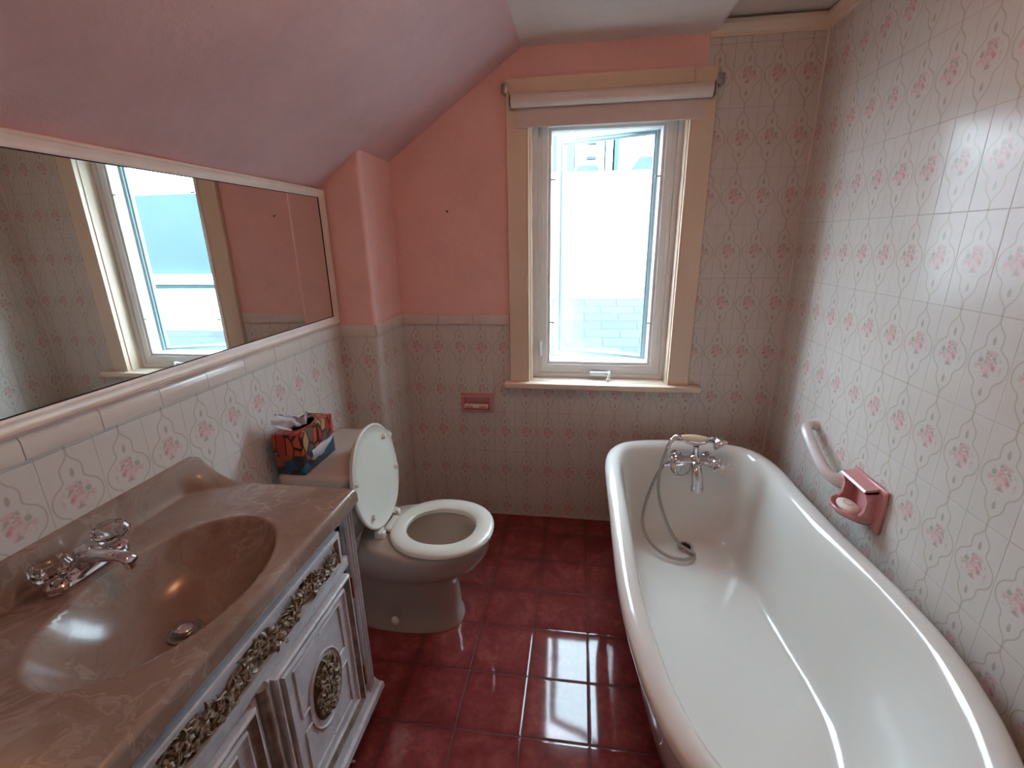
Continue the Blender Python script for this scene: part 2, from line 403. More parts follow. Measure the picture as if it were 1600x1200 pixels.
def spline(pts, n):
    """Catmull-Rom through pts, n samples per span."""
    P = [Vector(p) for p in pts]; P = [P[0]*2-P[1]]+P+[P[-1]*2-P[-2]]; out = []
    for i in range(1, len(P)-2):
        for k in range(n):
            t = k/n; a, b, c, d = P[i-1], P[i], P[i+1], P[i+2]
            out.append(.5*((2*b)+(c-a)*t+(2*a-5*b+4*c-d)*t*t+(3*b-a-3*c+d)*t**3))
    out.append(P[-2]); return out
def cspline(pts, n):
    P = [Vector(p) for p in pts]; N = len(P); out = []
    for i in range(N):
        a, b, c, d = P[i-1], P[i], P[(i+1) % N], P[(i+2) % N]
        for k in range(n):
            t = k/n; out.append(.5*((2*b)+(c-a)*t+(2*a-5*b+4*c-d)*t*t+(3*b-a-3*c+d)*t**3))
    return out
def tube(bm, pts, r, n=12, caps=True, mi=0, flat=None):
    """Sweep a circle along pts; r is a number or a list; flat=(a,b) scales the section."""
    P = [Vector(p) for p in pts]; m = len(P); rr = r if isinstance(r, (list, tuple)) else [r]*m
    T = [(P[min(i+1, m-1)]-P[max(i-1, 0)]).normalized() for i in range(m)]
    up = Vector((0, 0, 1)) if abs(T[0].z) < .9 else Vector((1, 0, 0))
    nrm = (up-T[0]*up.dot(T[0])).normalized(); rings = []
    for i in range(m):
        nrm = (nrm-T[i]*nrm.dot(T[i])).normalized(); bn = T[i].cross(nrm)
        fa, fb = flat or (1, 1)
        rings.append([P[i]+rr[i]*(fa*math.cos(a)*nrm+fb*math.sin(a)*bn) for a in [2*PI*k/n for k in range(n)]])
    loft(bm, rings, True, (caps, caps), mi)
def lathe(bm, prof, origin, axis=(0, 0, 1), n=32, mi=0):
    """prof: [(radius, height)] turned about axis through origin."""
    ax = Vector(axis).normalized(); u = ax.orthogonal().normalized(); v = ax.cross(u); o = Vector(origin)
    rings = [[o+ax*h+max(r, 1e-5)*(math.cos(a)*u+math.sin(a)*v) for a in [2*PI*k/n for k in range(n)]] for r, h in prof]
    loft(bm, rings, True, (True, True), mi)
def ball(bm, c, r, sc=(1, 1, 1), rot=None, sub=2, mi=0):
    r_ = bmesh.ops.create_icosphere(bm, subdivisions=sub, radius=r)
    mt = Matrix.Translation(c) @ (rot.to_4x4() if rot else Matrix.Identity(4)) @ Matrix.Diagonal((*sc, 1))
    bmesh.ops.transform(bm, matrix=mt, verts=r_['verts'])
    if mi:
        for v in r_['verts']:
            for f in v.link_faces: f.material_index = mi
def frame_loft(bm, o, eu, ev, en, u0, u1, v0, v1, prof, mids=None, cap=False):
    """Mitred rectangular moulding: prof = [(inset, height)], inset measured inwards from the rectangle."""
    o, eu, ev, en = map(Vector, (o, eu, ev, en)); prev = None; last = None
    for k, (d, h) in enumerate(prof):
        c = [(u0+d, v0+d), (u1-d, v0+d), (u1-d, v1-d), (u0+d, v1-d)]
        ring = [bm.verts.new(o+eu*a+ev*b+en*h) for a, b in c]
        if prev:
            for i in range(4):
                f = bm.faces.new((prev[i], prev[(i+1) % 4], ring[(i+1) % 4], ring[i])); f.material_index = mids[k-1] if mids else 0
        prev = ring
    if cap:
        f = bm.faces.new(prev); f.material_index = mids[-1] if mids else 0

# ================================================================ setting
T = .12
bm = B(); add_box(bm, L-T, RX+T, YB-T, D+T*1.6, -.1, 0); struct('floor', bm, M_['floor'], 0)

def tiled(name, boxes, mats):
    bm = B()
    for b, mi in boxes: add_box(bm, *b, mi=mi)
    bmesh.ops.recalc_face_normals(bm, faces=bm.faces[:]); box_uv(bm)
    return struct(name, bm, mats, 0)
tiled('wall_right', [((RX, RX+T, YB-T, D+.2, 0, 2.35), 0)], [M_['tile_right']])
tiled('wall_left', [((L-T, L, YB-T, D+.2, 0, CAPZ-.02), 0), ((L-T, L, YB-T, D+.2, CAPZ-.02, slope_z(L)+.002), 1)], [M_['tile_left'], M_['pink']])
# window wall, built round the opening
wx0, wx1, wz0, wz1 = -.235, .430, .735, 1.955
DT = D+.20
tiled('wall_back', [((L-T, wx0, D, DT, 0, CAPZ-.02), 0), ((L-T, wx0, D, DT, CAPZ-.02, 2.30), 1),
                    ((wx0, wx1, D, DT, 0, wz0), 0), ((wx0, wx1, D, DT, wz1, 2.30), 1),
                    ((wx1, .466, D, DT, 0, 1.9), 0), ((wx1, .466, D, DT, 1.9, 2.30), 1), ((.466, RX+T, D, DT, 0, 2.30), 0)], [M_['tile_back'], M_['pink']])
# chase in the corner behind the toilet; its vertical tiled corner is rounded
def chase_col(z0, zt, mi, bm):
    r = .018; prof = [(L-.01, CHY)]
    for k in range(9):
        a = -PI/2+PI/2*k/8; prof.append((CHX-r+r*math.cos(a), CHY+r+r*math.sin(a)))
    prof.append((CHX, D+.01)); prof.append((L-.01, D+.01))
    lo = [bm.verts.new((x, y, z0)) for x, y in prof]; hi = [bm.verts.new((x, y, zt if zt is not None else slope_z(x)+.01)) for x, y in prof]
    n = len(prof)
    for i in range(n):
        j = (i+1) % n; f = bm.faces.new((lo[i], lo[j], hi[j], hi[i])); f.material_index = mi
bm = B(); chase_col(0, CAPZ-.02, 0, bm); chase_col(CAPZ-.02, None, 1, bm); bmesh.ops.recalc_face_normals(bm, faces=bm.faces[:]); box_uv(bm)
struct('wall_chase', bm, [M_['tile_back'], M_['pink']], 40)
tiled('wall_front', [((L-T, -.52, YB-T, YB, 0, CAPZ), 0), ((.28, RX+T, YB-T, YB, 0, CAPZ), 0), ((-.52, .28, YB-T, YB, 2.03, 2.30), 1), ((L-T, -.52, YB-T, YB, CAPZ, 2.30), 1), ((.28, RX+T, YB-T, YB, CAPZ, 2.30), 1)], [M_['tile_back'], M_['pink']])
bm = B(); add_box(bm, -.52, .28, YB-.06, YB-.02, 0, 2.03)
for z0, z1 in ((.15, .95), (1.1, 1.9)):
    frame_loft(bm, (0, YB-.02, 0), (1, 0, 0), (0, 0, 1), (0, 1, 0), -.42, .18, z0, z1, [(0, 0), (.01, .008), (.02, 0), (.035, 0), (.05, .006)], cap=True)
dr = mesh_obj('door_1', bm, M_['door'], None, 30); dr['kind'] = 'structure'
bm = B(); lathe(bm, [(.0, 0), (.025, 0), (.025, .006), (.01, .01), (.01, .03), (.026, .04), (.028, .055), (.018, .066), (0, .068)], (-.45, YB-.02, 1.0), (0, 1, 0), 20); part('door_knob', bm, M_['chrome'], dr)
# sloped ceiling slab
bm = B()
th = .1; xs = [L-T, XS]
prof = [(L-T, slope_z(L-T)), (-.90, slope_z(-.90)), (-.86, slope_z(-.86)-.002), (-.80, slope_z(-.80)), (XS, ZC), (XS-.05, ZC+th), (L-T-.05, slope_z(L-T)+th)]
loft(bm, [[(x, YB-T, z) for x, z in prof], [(x, DT, z) for x, z in prof]])
struct('ceiling_slope', bm, M_['pinkc'], 30)
# flat ceiling: lower part ends in a rounded edge, higher part over the tub
RE = .505
bm = B(); r = .03; prof = [(XS, ZC)]
for k in range(9):
    a_ = PI/2*k/8; prof.append((RE-r+r*math.sin(a_), ZC+r-r*math.cos(a_)))
prof += [(RE, 2.25), (XS, 2.25)]
loft(bm, [[(x, YB-T, z) for x, z in prof], [(x, DT, z) for x, z in prof]])
struct('ceiling', bm, M_['ceil'], 40)
bm = B(); add_box(bm, RE-.02, RX+T, YB-T, DT, 2.188, 2.25); struct('ceiling_recess', bm, M_['ceil'], 0)
# crown moulding over the tub
def crown(name, pts):
    prof = [(0, 2.128), (.006, 2.128), (.006, 2.138), (.014, 2.146), (.018, 2.158), (.024, 2.164), (.024, 2.178), (0, 2.178)]
    return prof
bm = B(); prof = crown(0, 0)
loft(bm, [[(RE-.04, D-d, z) for d, z in prof], [(RX-d, D-d, z) for d, z in prof], [(RX-d, YB, z) for d, z in prof]])
struct('trim_1', bm, M_['sill'], 30)
# cap tile course
def cap_prof(): return [(0, CAPZ-.048), (.006, CAPZ-.048), (.008, CAPZ-.044), (.008, CAPZ-.012), (.005, CAPZ-.003), (0, CAPZ)]
def cap_run(name, runs):
    bm = B()
    for a, b, n in runs:
        a, b, n = Vector(a), Vector(b), Vector(n); ln = (b-a).length; k = max(1, round(ln/.152)); d = (b-a)/k; g = d.normalized()*.0008
        for i in range(k):
            p, q = a+d*i+g, a+d*(i+1)-g
            loft(bm, [[p+n*h+Vector((0, 0, z)) for h, z in cap_prof()], [q+n*h+Vector((0, 0, z)) for h, z in cap_prof()]])
    struct(name, bm, M_['cap'], 50)
cap_run('trim_2', [((L, YB, 0), (L, CHY, 0), (1, 0, 0))])
cap_run('trim_3', [((L+.008, CHY, 0), (CHX-.002, CHY, 0), (0, -1, 0)), ((CHX, CHY-.004, 0), (CHX, D, 0), (1, 0, 0))])
cap_run('trim_4', [((CHX+.008, D, 0), (-.322, D, 0), (0, -1, 0))])
bm = B(); tube(bm, [(RX-.001, D-.001, 0), (RX-.001, D-.001, 2.13)], .006, 8); struct('trim_5', bm, M_['cap'])

# ---------------------------------------------------------------- window
win = thing('window_1', None, None, (0, 0, 0), kind='structure')
cx0, cx1, cz0, cz1 = -.320, .508, .757, 2.032
ix0, ix1 = -.227, .420
bm = B()
pr = [(0, 0), (0, .016), (.003, .020), (.086, .020), (.090, .024), (.093, .024), (.093, 0)]
for (u0, u1, flip) in ((cx0, ix0, 1), (cx1, ix1, -1)):
    rings = []
    for z in (cz0, cz1): rings.append([(u0+flip*abs(ix0-cx0)/.093*d, D-h, z) for d, h in pr])
    loft(bm, rings)
add_box(bm, ix0-.001, ix1+.001, D-.021, D, 1.870, cz1)
part('window_casing', bm, M_['trim'], win)
# inner reveal
bm = B()
add_box(bm, wx0, ix0+.010, D-.001, D+.075, cz0, 1.95); add_box(bm, ix1-.010, wx1, D-.001, D+.075, cz0, 1.95)
add_box(bm, wx0, wx1, D-.001, D+.075, 1.936, wz1)
part('window_reveal', bm, M_['sill'], win)
bm = B(); add_box(bm, -.345, .562, D-.055, D, .730, cz0, .006, 3); add_box(bm, wx0, wx1, D-.01, D+.10, .735, cz0)
part('window_sill', bm, M_['sill'], win)
# vinyl frame, stepped
FY = D+.065
bm = B()
frame_loft(bm, (0, FY, 0), (1, 0, 0), (0, 0, 1), (0, -1, 0), ix0+.010, ix1-.010, .757, 1.935,
           [(0, -.09), (0, 0), (.022, 0), (.024, -.006), (.040, -.006), (.043, .004), (.066, .004), (.070, -.002), (.081, -.002), (.084, -.010), (.084, -.09), (0, -.09)])
part('window_frame', bm, M_['vinyl'], win)
# casement sash, hinged on the right and swung out
ox0, ox1, oz0, oz1 = -.130, .326, .838, 1.822
hx, hy = .338, FY+.062; ang = math.radians(20); SW, s0, s1 = .492, .816, 1.878
eu = Vector((-math.cos(ang), math.sin(ang), 0)); en = Vector((-math.sin(ang), -math.cos(ang), 0))
sash = None
bm = B()
frame_loft(bm, (hx, hy, 0), eu, (0, 0, 1), en, 0, SW, s0, s1, [(0, -.028), (0, .0), (.004, .004), (.024, .004), (.027, -.002), (.036, -.002), (.040, -.010), (.040, -.028), (0, -.028)])
sash = part('window_sash', bm, M_['sash'], win)
bm = B(); add = []
c = [(hx, hy, 0)]
q = [Vector((hx, hy, 0))+eu*a+Vector((0, 0, b))+en*(-.014) for a, b in ((.036, s0+.036), (SW-.036, s0+.036), (SW-.036, s1-.036), (.036, s1-.036))]
q2 = [p-en*.004 for p in q]
va = [bm.verts.new(p) for p in q]; vb = [bm.verts.new(p) for p in q2]; bm.faces.new(va); bm.faces.new(vb[::-1])
for i in range(4): bm.faces.new((va[i], va[(i+1) % 4], vb[(i+1) % 4], vb[i]))
part('window_pane', bm, M_['glass'], sash, 0)
for z in (1.03, 1.66):     # screen clips on both inner edges
    for x in (ox0+.006, ox1-.006):
        bm = B(); add_box(bm, x-.012, x+.010, FY-.004, FY+.002, z-.003, z+.003, .001); part('screen_clip', bm, M_['brk'], win)
bm = B(); add_box(bm, .060, .150, FY-.030, FY-.006, .775, .795, .006, 3); 
tube(bm, spline([(.145, FY-.025, .790), (.152, FY-.045, .800), (.150, FY-.055, .785), (.146, FY-.055, .765)], 5), .006, 10)
crk = part('crank_handle', bm, M_['vinyl'], win)
bm = B(); lathe(bm, [(0, 0), (.009, 0), (.010, .006), (.008, .012), (0, .014)], (.146, FY-.050, .766), (0, -1, 0), 14); part('crank_knob', bm, M_['vinyl'], crk)
bm = B(); add_box(bm, -.188, -.172, FY-.012, FY+.002, .865, .945, .004, 3); add_box(bm, -.184, -.176, FY-.024, FY-.010, .880, .935, .003, 3)
part('sash_lock', bm, M_['vinyl'], win)

# ---------------------------------------------------------------- roller blind
bl = thing('roller_blind', 'off-white roller blind rolled up across the top of the window', 'blind', (.09, D-.045, 1.95))
by, bz = D-.050, 1.945
bm = B(); tube(bm, [(-.292, by, bz), (.482, by, bz)], .026, 24); part('blind_roll', bm, M_['blindr'], bl)
bm = B()
ringA = [(-.280, by+.026, bz), (.468, by+.026, bz)]
rows = [(by+.0255, bz), (by+.022, bz-.03), (by+.021, 1.872), (by+.019, 1.852), (by+.023, 1.850), (by+.0235, 1.872), (by+.0245, bz-.03), (by+.0265, bz)]
loft(bm, [[(-.278, y, z) for y, z in rows], [(.466, y, z) for y, z in rows]])
part('blind_cloth', bm, M_['blind'], bl)
for x, s in ((-.298, -1), (.488, 1)):
    bm = B(); add_box(bm, x-.002, x+.002, D-.078, D-.0195, bz-.022, bz+.024, .001); part('bracket', bm, M_['brk'], bl)
    bm = B(); lathe(bm, [(0, 0), (.019, 0), (.021, .002), (.021, .006), (0, .006)], (x-s*.008, by, bz), (s, 0, 0), 20); part('end_cap', bm, M_['black'], bl)
for i, (x, z) in enumerate(((-.322, 1.995), (.512, 1.985))):
    bm = B(); add_box(bm, x-.004, x+.004, D-.032, D-.001, z-.022, z+.022, .002); add_box(bm, x-.012, x+.012, D-.034, D-.0305, z-.018, z+.018, .002)
    solo('curtain_bracket', bm, M_['brk'], ['small steel curtain bracket at the upper left corner of the window casing', 'small steel curtain bracket at the upper right corner of the window casing'][i], 'bracket', (x, D-.02, z))

# ================================================================ nail in the pink wall
bm = B(); lathe(bm, [(0, 0), (.0018, 0), (.0018, .014), (.004, .015), (.004, .018), (0, .019)], (-.592, D, 1.541), (0, -1, -.35), 10)
solo('nail', bm, M_['black'], 'dark nail sticking out of the pink wall left of the window', 'nail', (-.592, D, 1.541))

# ================================================================ mirror
mr = thing('wall_mirror', 'long framed mirror under the sloped ceiling over the vanity', 'mirror', (L, 1.05, 1.345))
my0, my1, mz0, mz1 = .18, 1.832, 1.086, 1.611
bm = B(); frame_loft(bm, (L, 0, 0), (0, 1, 0), (0, 0, 1), (1, 0, 0), my0, my1, mz0, mz1,
    [(0, .001), (0, .014), (.003, .020), (.008, .021), (.012, .017), (.022, .016), (.028, .011), (.031, .010), (.031, .001), (0, .001)])
part('mirror_frame', bm, M_['frame'], mr)
bm = B(); add_box(bm, L+.001, L+.007, my0+.029, my1-.029, mz0+.029, mz1-.029); part('mirror_glass', bm, M_['mirror'], mr, 0)
bm = B(); frame_loft(bm, (L, 0, 0), (0, 1, 0), (0, 0, 1), (1, 0, 0), my0+.0305, my1-.0305, mz0+.0305, mz1-.0305, [(0, .007), (0, .009), (.0025, .009), (.0025, .007), (0, .007)])
part('frame_lining', bm, M_['gap'], mr)

# ================================================================ vanity cabinet
VY0, VY1, VX = .19, .990, -.578
cab = thing('vanity_cabinet', 'grey-white antiqued vanity cabinet with carved bronze ornaments under the marble sink top', 'cabinet', (-.80, .59, 0))
eY, eZ, eX = (0, 1, 0), (0, 0, 1), (1, 0, 0)
bm = B(); add_box(bm, L+.012, VX-.012, VY0, VY1, .115, .655, .0); add_box(bm, L+.012, VX-.07, VY0+.03, VY1-.03, 0, .115)
add_box(bm, VX-.045, VX-.012, VY0, VY1, .655, .764); add_box(bm, L+.012, VX-.045, VY1-.012, VY1, .655, .764); add_box(bm, L+.012, VX-.045, VY0, VY0+.012, .655, .764)
part('carcass', bm, M_['paint'], cab, 30)
# face frame with fluted stiles
def stile(name, y0, y1, z0, z1):
    bm = B(); n = 3; prof = [(y0, VX-.012), (y0, VX)]; wd = y1-y0; mids = []
    m = .004; fw = (wd-2*m)/n
    prof.append((y0+m, VX))
    for i in range(n):
        a = y0+m+fw*i
        for k in range(1, 6): t_ = k/6; prof.append((a+fw*t_, VX+.008*math.sin(PI*t_)**.7))
        prof.append((a+fw, VX-.001))
    prof += [(y1, VX), (y1, VX-.012)]
    R = loft(bm, [[(x, y, z0) for y, x in prof], [(x, y, z1) for y, x in prof]])
    for f in bm.faces:
        c_ = f.calc_center_median()
        if c_.x < VX+.0024 and c_.x > VX-.0008 and abs(f.normal.z) < .5 and len(f.verts) == 4: f.material_index = 1
    part(name, bm, [M_['paint'], M_['glaze']], cab, 25)
stile('stile', .945, VY1, .14, .764); stile('stile', VY0, .245, .14, .764)
bm = B()
for z0, z1 in ((.738, .764), (.604, .636), (.14, .172)):
    add_box(bm, VX-.012, VX+.001, .245, .945, z0, z1, .003, 2)
add_box(bm, VX-.012, VX+.001, .562, .618, .172, .604, .003, 2)
part('face_rail', bm, M_['paint'], cab, 30)
bm = B(); add_box(bm, VX-.0125, VX-.0115, .24, .95, .14, .76); part('shadow_gap', bm, M_['gap'], cab, 0)
# half-round astragal between the doors
bm = B(); tube(bm, [(VX+.003, .590, .165), (VX+.003, .590, .612)], .013, 16); part('astragal', bm, M_['glaze'], cab)
# base moulding
bm = B(); prof = [(0, .170), (.004, .170), (.006, .160), (.010, .152), (.012, .142), (.020, .136), (.022, .118), (0, .118)]
loft(bm, [[(VX+d, VY0-.012, z) for d, z in prof], [(VX+d, VY1+d, z) for d, z in prof], [(L+.02, VY1+d, z) for d, z in prof]])
part('base_moulding', bm, M_['paint'], cab, 30)
# carved ornament: leaves, scrolls and rosettes spread over a region
def carving(bm, pos, n_leaf, n_scroll, n_rose, sz):
    X0 = VX
    for k in range(n_rose):
        y, z, h = pos(k, n_rose, 'r')
        for j in range(7):
            a = 2*PI*j/7; rot = Matrix.Rotation(a, 3, 'X') @ Matrix.Rotation(.5, 3, 'Z')
            ball(bm, (X0+h+.004, y+math.cos(a)*sz*.55, z+math.sin(a)*sz*.55), sz*.5, (.45, 1, .62), Matrix.Rotation(a, 3, 'X'), 1)
        ball(bm, (X0+h+.008, y, z), sz*.38, (.8, 1, 1), None, 1)
    for k in range(n_leaf):
        y, z, h = pos(k, n_leaf, 'l'); a = random.uniform(0, 2*PI)
        ln = sz*random.uniform(1.1, 1.9); p = []
        for i in range(7):
            t_ = i/6; p.append((X0+h+.007*math.sin(PI*t_)+.002, y+math.cos(a+.9*t_)*ln*t_, z+math.sin(a+.9*t_)*ln*t_))
        tube(bm, p, [sz*q_ for q_ in (.12, .28, .36, .34, .26, .14, .03)], 6, True, 0, (.45, 1))
    for k in range(n_scroll):
        y, z, h = pos(k, n_scroll, 's'); a0 = random.uniform(0, 2*PI); sg = random.choice((-1, 1)); p = []
        for i in range(15):
            t_ = i/14; rr = sz*(1.0-.8*t_); a = a0+sg*t_*1.5*PI; p.append((X0+h+.004+.003*t_, y+math.cos(a)*rr, z+math.sin(a)*rr))
        tube(bm, p, [sz*(.10+.12*(1-i/14)) for i in range(15)], 6)
# apron panel (false drawer front)
PY0, PY1, PZ0, PZ1 = .352, .906, .640, .735
fr = None
bm = B(); frame_loft(bm, (VX, 0, 0), eY, eZ, eX, PY0, PY1, PZ0, PZ1, [(0, -.010), (0, .010), (.003, .012), (.012, .012), (.018, .003), (.021, .003)], [0, 0, 0, 1, 0, 0], cap=True)
ap = part('apron_panel', bm, [M_['paint'], M_['glaze']], cab, 25)
def pos_strip(k, n, kind):
    t_ = (k+.5)/n; y = .385+.495*t_+random.uniform(-.006, .006)
    amp = .019 if kind != 'r' else .006
    return y, .684+.010*math.sin(t_*19)+random.uniform(-amp, amp), .003
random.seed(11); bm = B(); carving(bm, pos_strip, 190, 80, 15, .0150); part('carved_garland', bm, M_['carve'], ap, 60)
# small side panels left of the apron
bm = B(); frame_loft(bm, (VX, 0, 0), eY, eZ, eX, .25, .345, PZ0, PZ1, [(0, -.010), (0, .010), (.003, .012), (.012, .012), (.018, .003), (.021, .003)], [0, 0, 0, 1, 0, 0], cap=True)
part('end_panel', bm, [M_['paint'], M_['glaze']], cab, 25)
def door(y0, y1, z0, z1):
    bm = B()
    frame_loft(bm, (VX, 0, 0), eY, eZ, eX, y0, y1, z0, z1,
      [(0, -.008), (0, .010), (.003, .014), (.007, .014), (.016, .006), (.024, .004), (.027, .0105), (.031, .0105), (.036, .006), (.040, .0055)], [0, 0, 0, 1, 1, 0, 0, 0, 0, 0], cap=True)
    d = part('cabinet_door', bm, [M_['paint'], M_['glaze']], cab, 25)
    yc, zc = (y0+y1)/2, (z0+z1)/2+.010
    # thin inner moulding that swells into an oval round the medallion
    for sgn in (-1, 1):
        bm = B(); hw, hz = (y1-y0)/2-.058, (z1-z0)/2-.055; a_, b_ = .068, .098; p = []
        ze = zc; x_ = VX+.0065
        p = [(x_, yc+sgn*.002, zc+hz), (x_, yc+sgn*hw, zc+hz), (x_, yc+sgn*hw, zc+.022)]
        p2 = [(x_, yc+sgn*(hw), zc+.012)]
        tube(bm, p, .0028, 8); tube(bm, [(x_, yc+sgn*.002, zc-hz), (x_, yc+sgn*hw, zc-hz), (x_, yc+sgn*hw, zc-.022)], .0028, 8)
        tube(bm, [(x_, yc+sgn*hw, zc+.022), (x_, yc+sgn*a_*.98, zc+.022)], .0028, 8); tube(bm, [(x_, yc+sgn*hw, zc-.022), (x_, yc+sgn*a_*.98, zc-.022)], .0028, 8)
        part('inner_moulding', bm, M_['paint'], d, 40)
    bm = B(); pts = [(VX+.0065, yc+a_*math.cos(t_), zc+b_*math.sin(t_)) for t_ in [2*PI*i/48 for i in range(49)]]
    tube(bm, pts, .0032, 8, False); part('oval_ring', bm, M_['paint'], d, 40)
    bm = B(); 
    def pos_oval(k, n, kind):
        while True:
            u, v = random.uniform(-1, 1), random.uniform(-1, 1)
            if u*u+v*v < .85: break
        return yc+u*.044, zc+v*.074, .004+.006*(1-(u*u+v*v))
    pts = [(VX+.005, yc+.052*math.cos(t_), zc+.084*math.sin(t_)) for t_ in [2*PI*i/40 for i in range(40)]]
    R0 = [bm.verts.new(p) for p in pts]; R1 = [bm.verts.new((VX+.011, yc+(p[1]-yc)*.85, zc+(p[2]-zc)*.85)) for p in pts]
    for i in range(40): bm.faces.new((R0[i], R0[(i+1) % 40], R1[(i+1) % 40], R1[i]))
    bm.faces.new(R1)
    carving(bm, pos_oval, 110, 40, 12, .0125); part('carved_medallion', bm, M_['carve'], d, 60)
random.seed(5)
door(.617, .922, .178, .598); door(.262, .563, .178, .598)
for z in (.545, .245):
    bm = B(); tube(bm, [(VX+.006, .934, z-.027), (VX+.006, .934, z+.027)], .0048, 10); add_box(bm, VX, VX+.004, .926, .942, z-.024, z+.024, .001)
    for zz in (z-.030, z+.030): ball(bm, (VX+.006, .934, zz), .0055, (1, 1, 1), None, 1)
    part('hinge', bm, M_['hinge'], cab)

# ================================================================ marble sink top
CT = .805; CX1 = -.557; CY0, CY1 = .175, .997; SCX, SCY, SA, SB = -.742, .622, .152, .220
sink = thing('sink_top', 'brown marbled one-piece sink top with an oval bowl on the vanity cabinet', 'sink', (-.78, .59, CT))
def wrap(s, e, r=.012, drop=.040):
    """Walk past edge e: returns (coordinate, drop)."""
    if s <= e-r: return s, 0
    a = (s-(e-r))/r
    if a <= PI/2: return e-r+r*math.sin(a), r-r*math.cos(a)
    return e, min(drop, r+(a-PI/2)*r)
xs = [L+.001+i*.0016 for i in range(int(.075/.0016))]; x = xs[-1]
while x < CX1-.013: x += .0042; xs.append(x)
x = CX1-.012
for k in range(16): xs.append(CX1-.0115+k*.0035 if False else CX1-.012+.012*(k+1)*.30)
ys = []; y = CY0+.012
sy_lo = [CY0+.012-.012*.30*(k+1) for k in range(15, -1, -1)]
while y < CY1-.013: ys.append(y); y += .0042
sy_hi = [CY1-.012+.012*.30*k for k in range(0, 17)]
ys = sy_lo+ys+sy_hi
def sstep(x, a, b):
    t_ = max(0, min(1, (x-a)/(b-a))); return t_*t_*(3-2*t_)
def top_h(x, y):
    z = CT
    r = math.sqrt(((x-SCX)/SA)**2+((y-SCY)/SB)**2)
    if r < 1.06:
        q_ = min(1, r); d_ = .118*(1-q_**2.6)**.9
        z -= d_*sstep(1.06-r, 0, .10)
    # backsplash with a fillet that spreads out near the ends
    e = max(sstep(y, .905, .985), sstep(-y, -.26, -.19))
    wd = .022+.125*e; fx = -.992
    if x <= fx: z = max(z, CT+.068-max(0, (fx-x)-.02)*.15)
    elif x < fx+wd:
        t_ = (fx+wd-x)/wd; z = max(z, CT+.068*(t_**(2.6) if True else t_))
    # slight raised no-drip line along the front
    return z
bm = B(); grid = []
for sx in xs:
    row = []
    xx, dx = (sx, 0) if sx < -.6 else wrap(sx, CX1)
    for sy in ys:
        if sy > .5: yy, dy = wrap(sy, CY1, .008 if False else .012)
        else:
            yy, dy = wrap(-sy, -CY0); yy = -yy
        dd = min(.040, dx+dy); z = top_h(xx, yy)
        if dd >= .0399: z = CT-.040
        else: z = z-dd if z <= CT+.0001 else max(z-dd-(.03 if dd > .012 else 0)*0, CT-.04)
        row.append(bm.verts.new((xx, yy, z)))
    grid.append(row)
for a, b in zip(grid, grid[1:]):
    for i in range(len(a)-1): bm.faces.new((a[i], a[i+1], b[i+1], b[i]))
ed = [e for e in bm.edges if e.is_boundary]
bmesh.ops.remove_doubles(bm, verts=bm.verts[:], dist=.00005)
part('basin_top', bm, M_['marble'], sink, 60)
bm = B(); dz = CT-.118
lathe(bm, [(.0, .000), (.030, .0), (.031, .004), (.026, .0055), (.022, .003), (.0205, .001), (.0, .001)], (SCX, SCY, dz+.0005), (0, 0, 1), 32); part('drain_ring', bm, M_['brk'], sink)
bm = B(); lathe(bm, [(0, 0), (.016, 0), (.018, .004), (.017, .010), (.012, .013), (0, .0145)], (SCX-.003, SCY, dz+.004), (.12, .05, 1), 28); part('drain_stopper', bm, M_['chrome'], sink)

# ---------------------------------------------------------------- basin faucet
FX, FYC = -.930, .632
fa = thing('basin_faucet', 'chrome basin faucet with two clear faceted knobs behind the sink bowl', 'faucet', (FX, FYC, CT))
bm = B(); rings = []
for (s_, z) in ((1.0, 0), (1.0, .006), (.94, .012), (.80, .019), (.62, .023)):
    rings.append([(FX+.024*s_*(abs(math.cos(a))**.75)*math.copysign(1, math.cos(a)), FYC+.078*(s_*.25+.75)*(abs(math.sin(a))**.75)*math.copysign(1, math.sin(a)), CT+z) for a in [2*PI*i/40 for i in range(40)]])
loft(bm, rings); part('faucet_base', bm, M_['chrome'], fa, 60)
bm = B(); rings = []
for (dx, z, hw, hh) in ((-.020, .030, .017, .012), (0, .036, .018, .014), (.03, .040, .017, .012), (.055, .042, .015, .010), (.080, .042, .013, .008), (.098, .038, .0125, .008), (.104, .034, .011, .006)):
    rings.append([(FX+dx+.3*hh*math.sin(a)*0, FYC+hw*math.cos(a), CT+z+hh*math.sin(a)) for a in [2*PI*i/20 for i in range(20)]])
loft(bm, rings); lathe(bm, [(.020, 0), (.020, .02), (.017, .034), (.012, .04)], (FX-.002, FYC, CT+.012), (0, 0, 1), 24)
lathe(bm, [(.0, 0), (.009, 0), (.010, .014), (0, .014)], (FX+.094, FYC, CT+.018), (0, 0, 1), 16)
part('spout', bm, M_['chrome'], fa, 50)
for s_ in (-1, 1):
    c_ = (FX, FYC+s_*.056, CT)
    bm = B(); lathe(bm, [(.021, .010), (.021, .018), (.015, .024), (.010, .028), (.010, .036)], c_, (0, 0, 1), 24); stem = part('knob_collar', bm, M_['chrome'], fa)
    bm = B(); rings = []
    for (r_, z) in ((.012, .030), (.024, .036), (.030, .046), (.030, .056), (.024, .066), (.012, .069)):
        rings.append([(c_[0]+r_*(1+.07*math.cos(8*a))*math.cos(a), c_[1]+r_*(1+.07*math.cos(8*a))*math.sin(a), CT+z) for a in [2*PI*i/48 for i in range(48)]])
    loft(bm, rings); part('acrylic_knob', bm, M_['knob'], fa, 25)

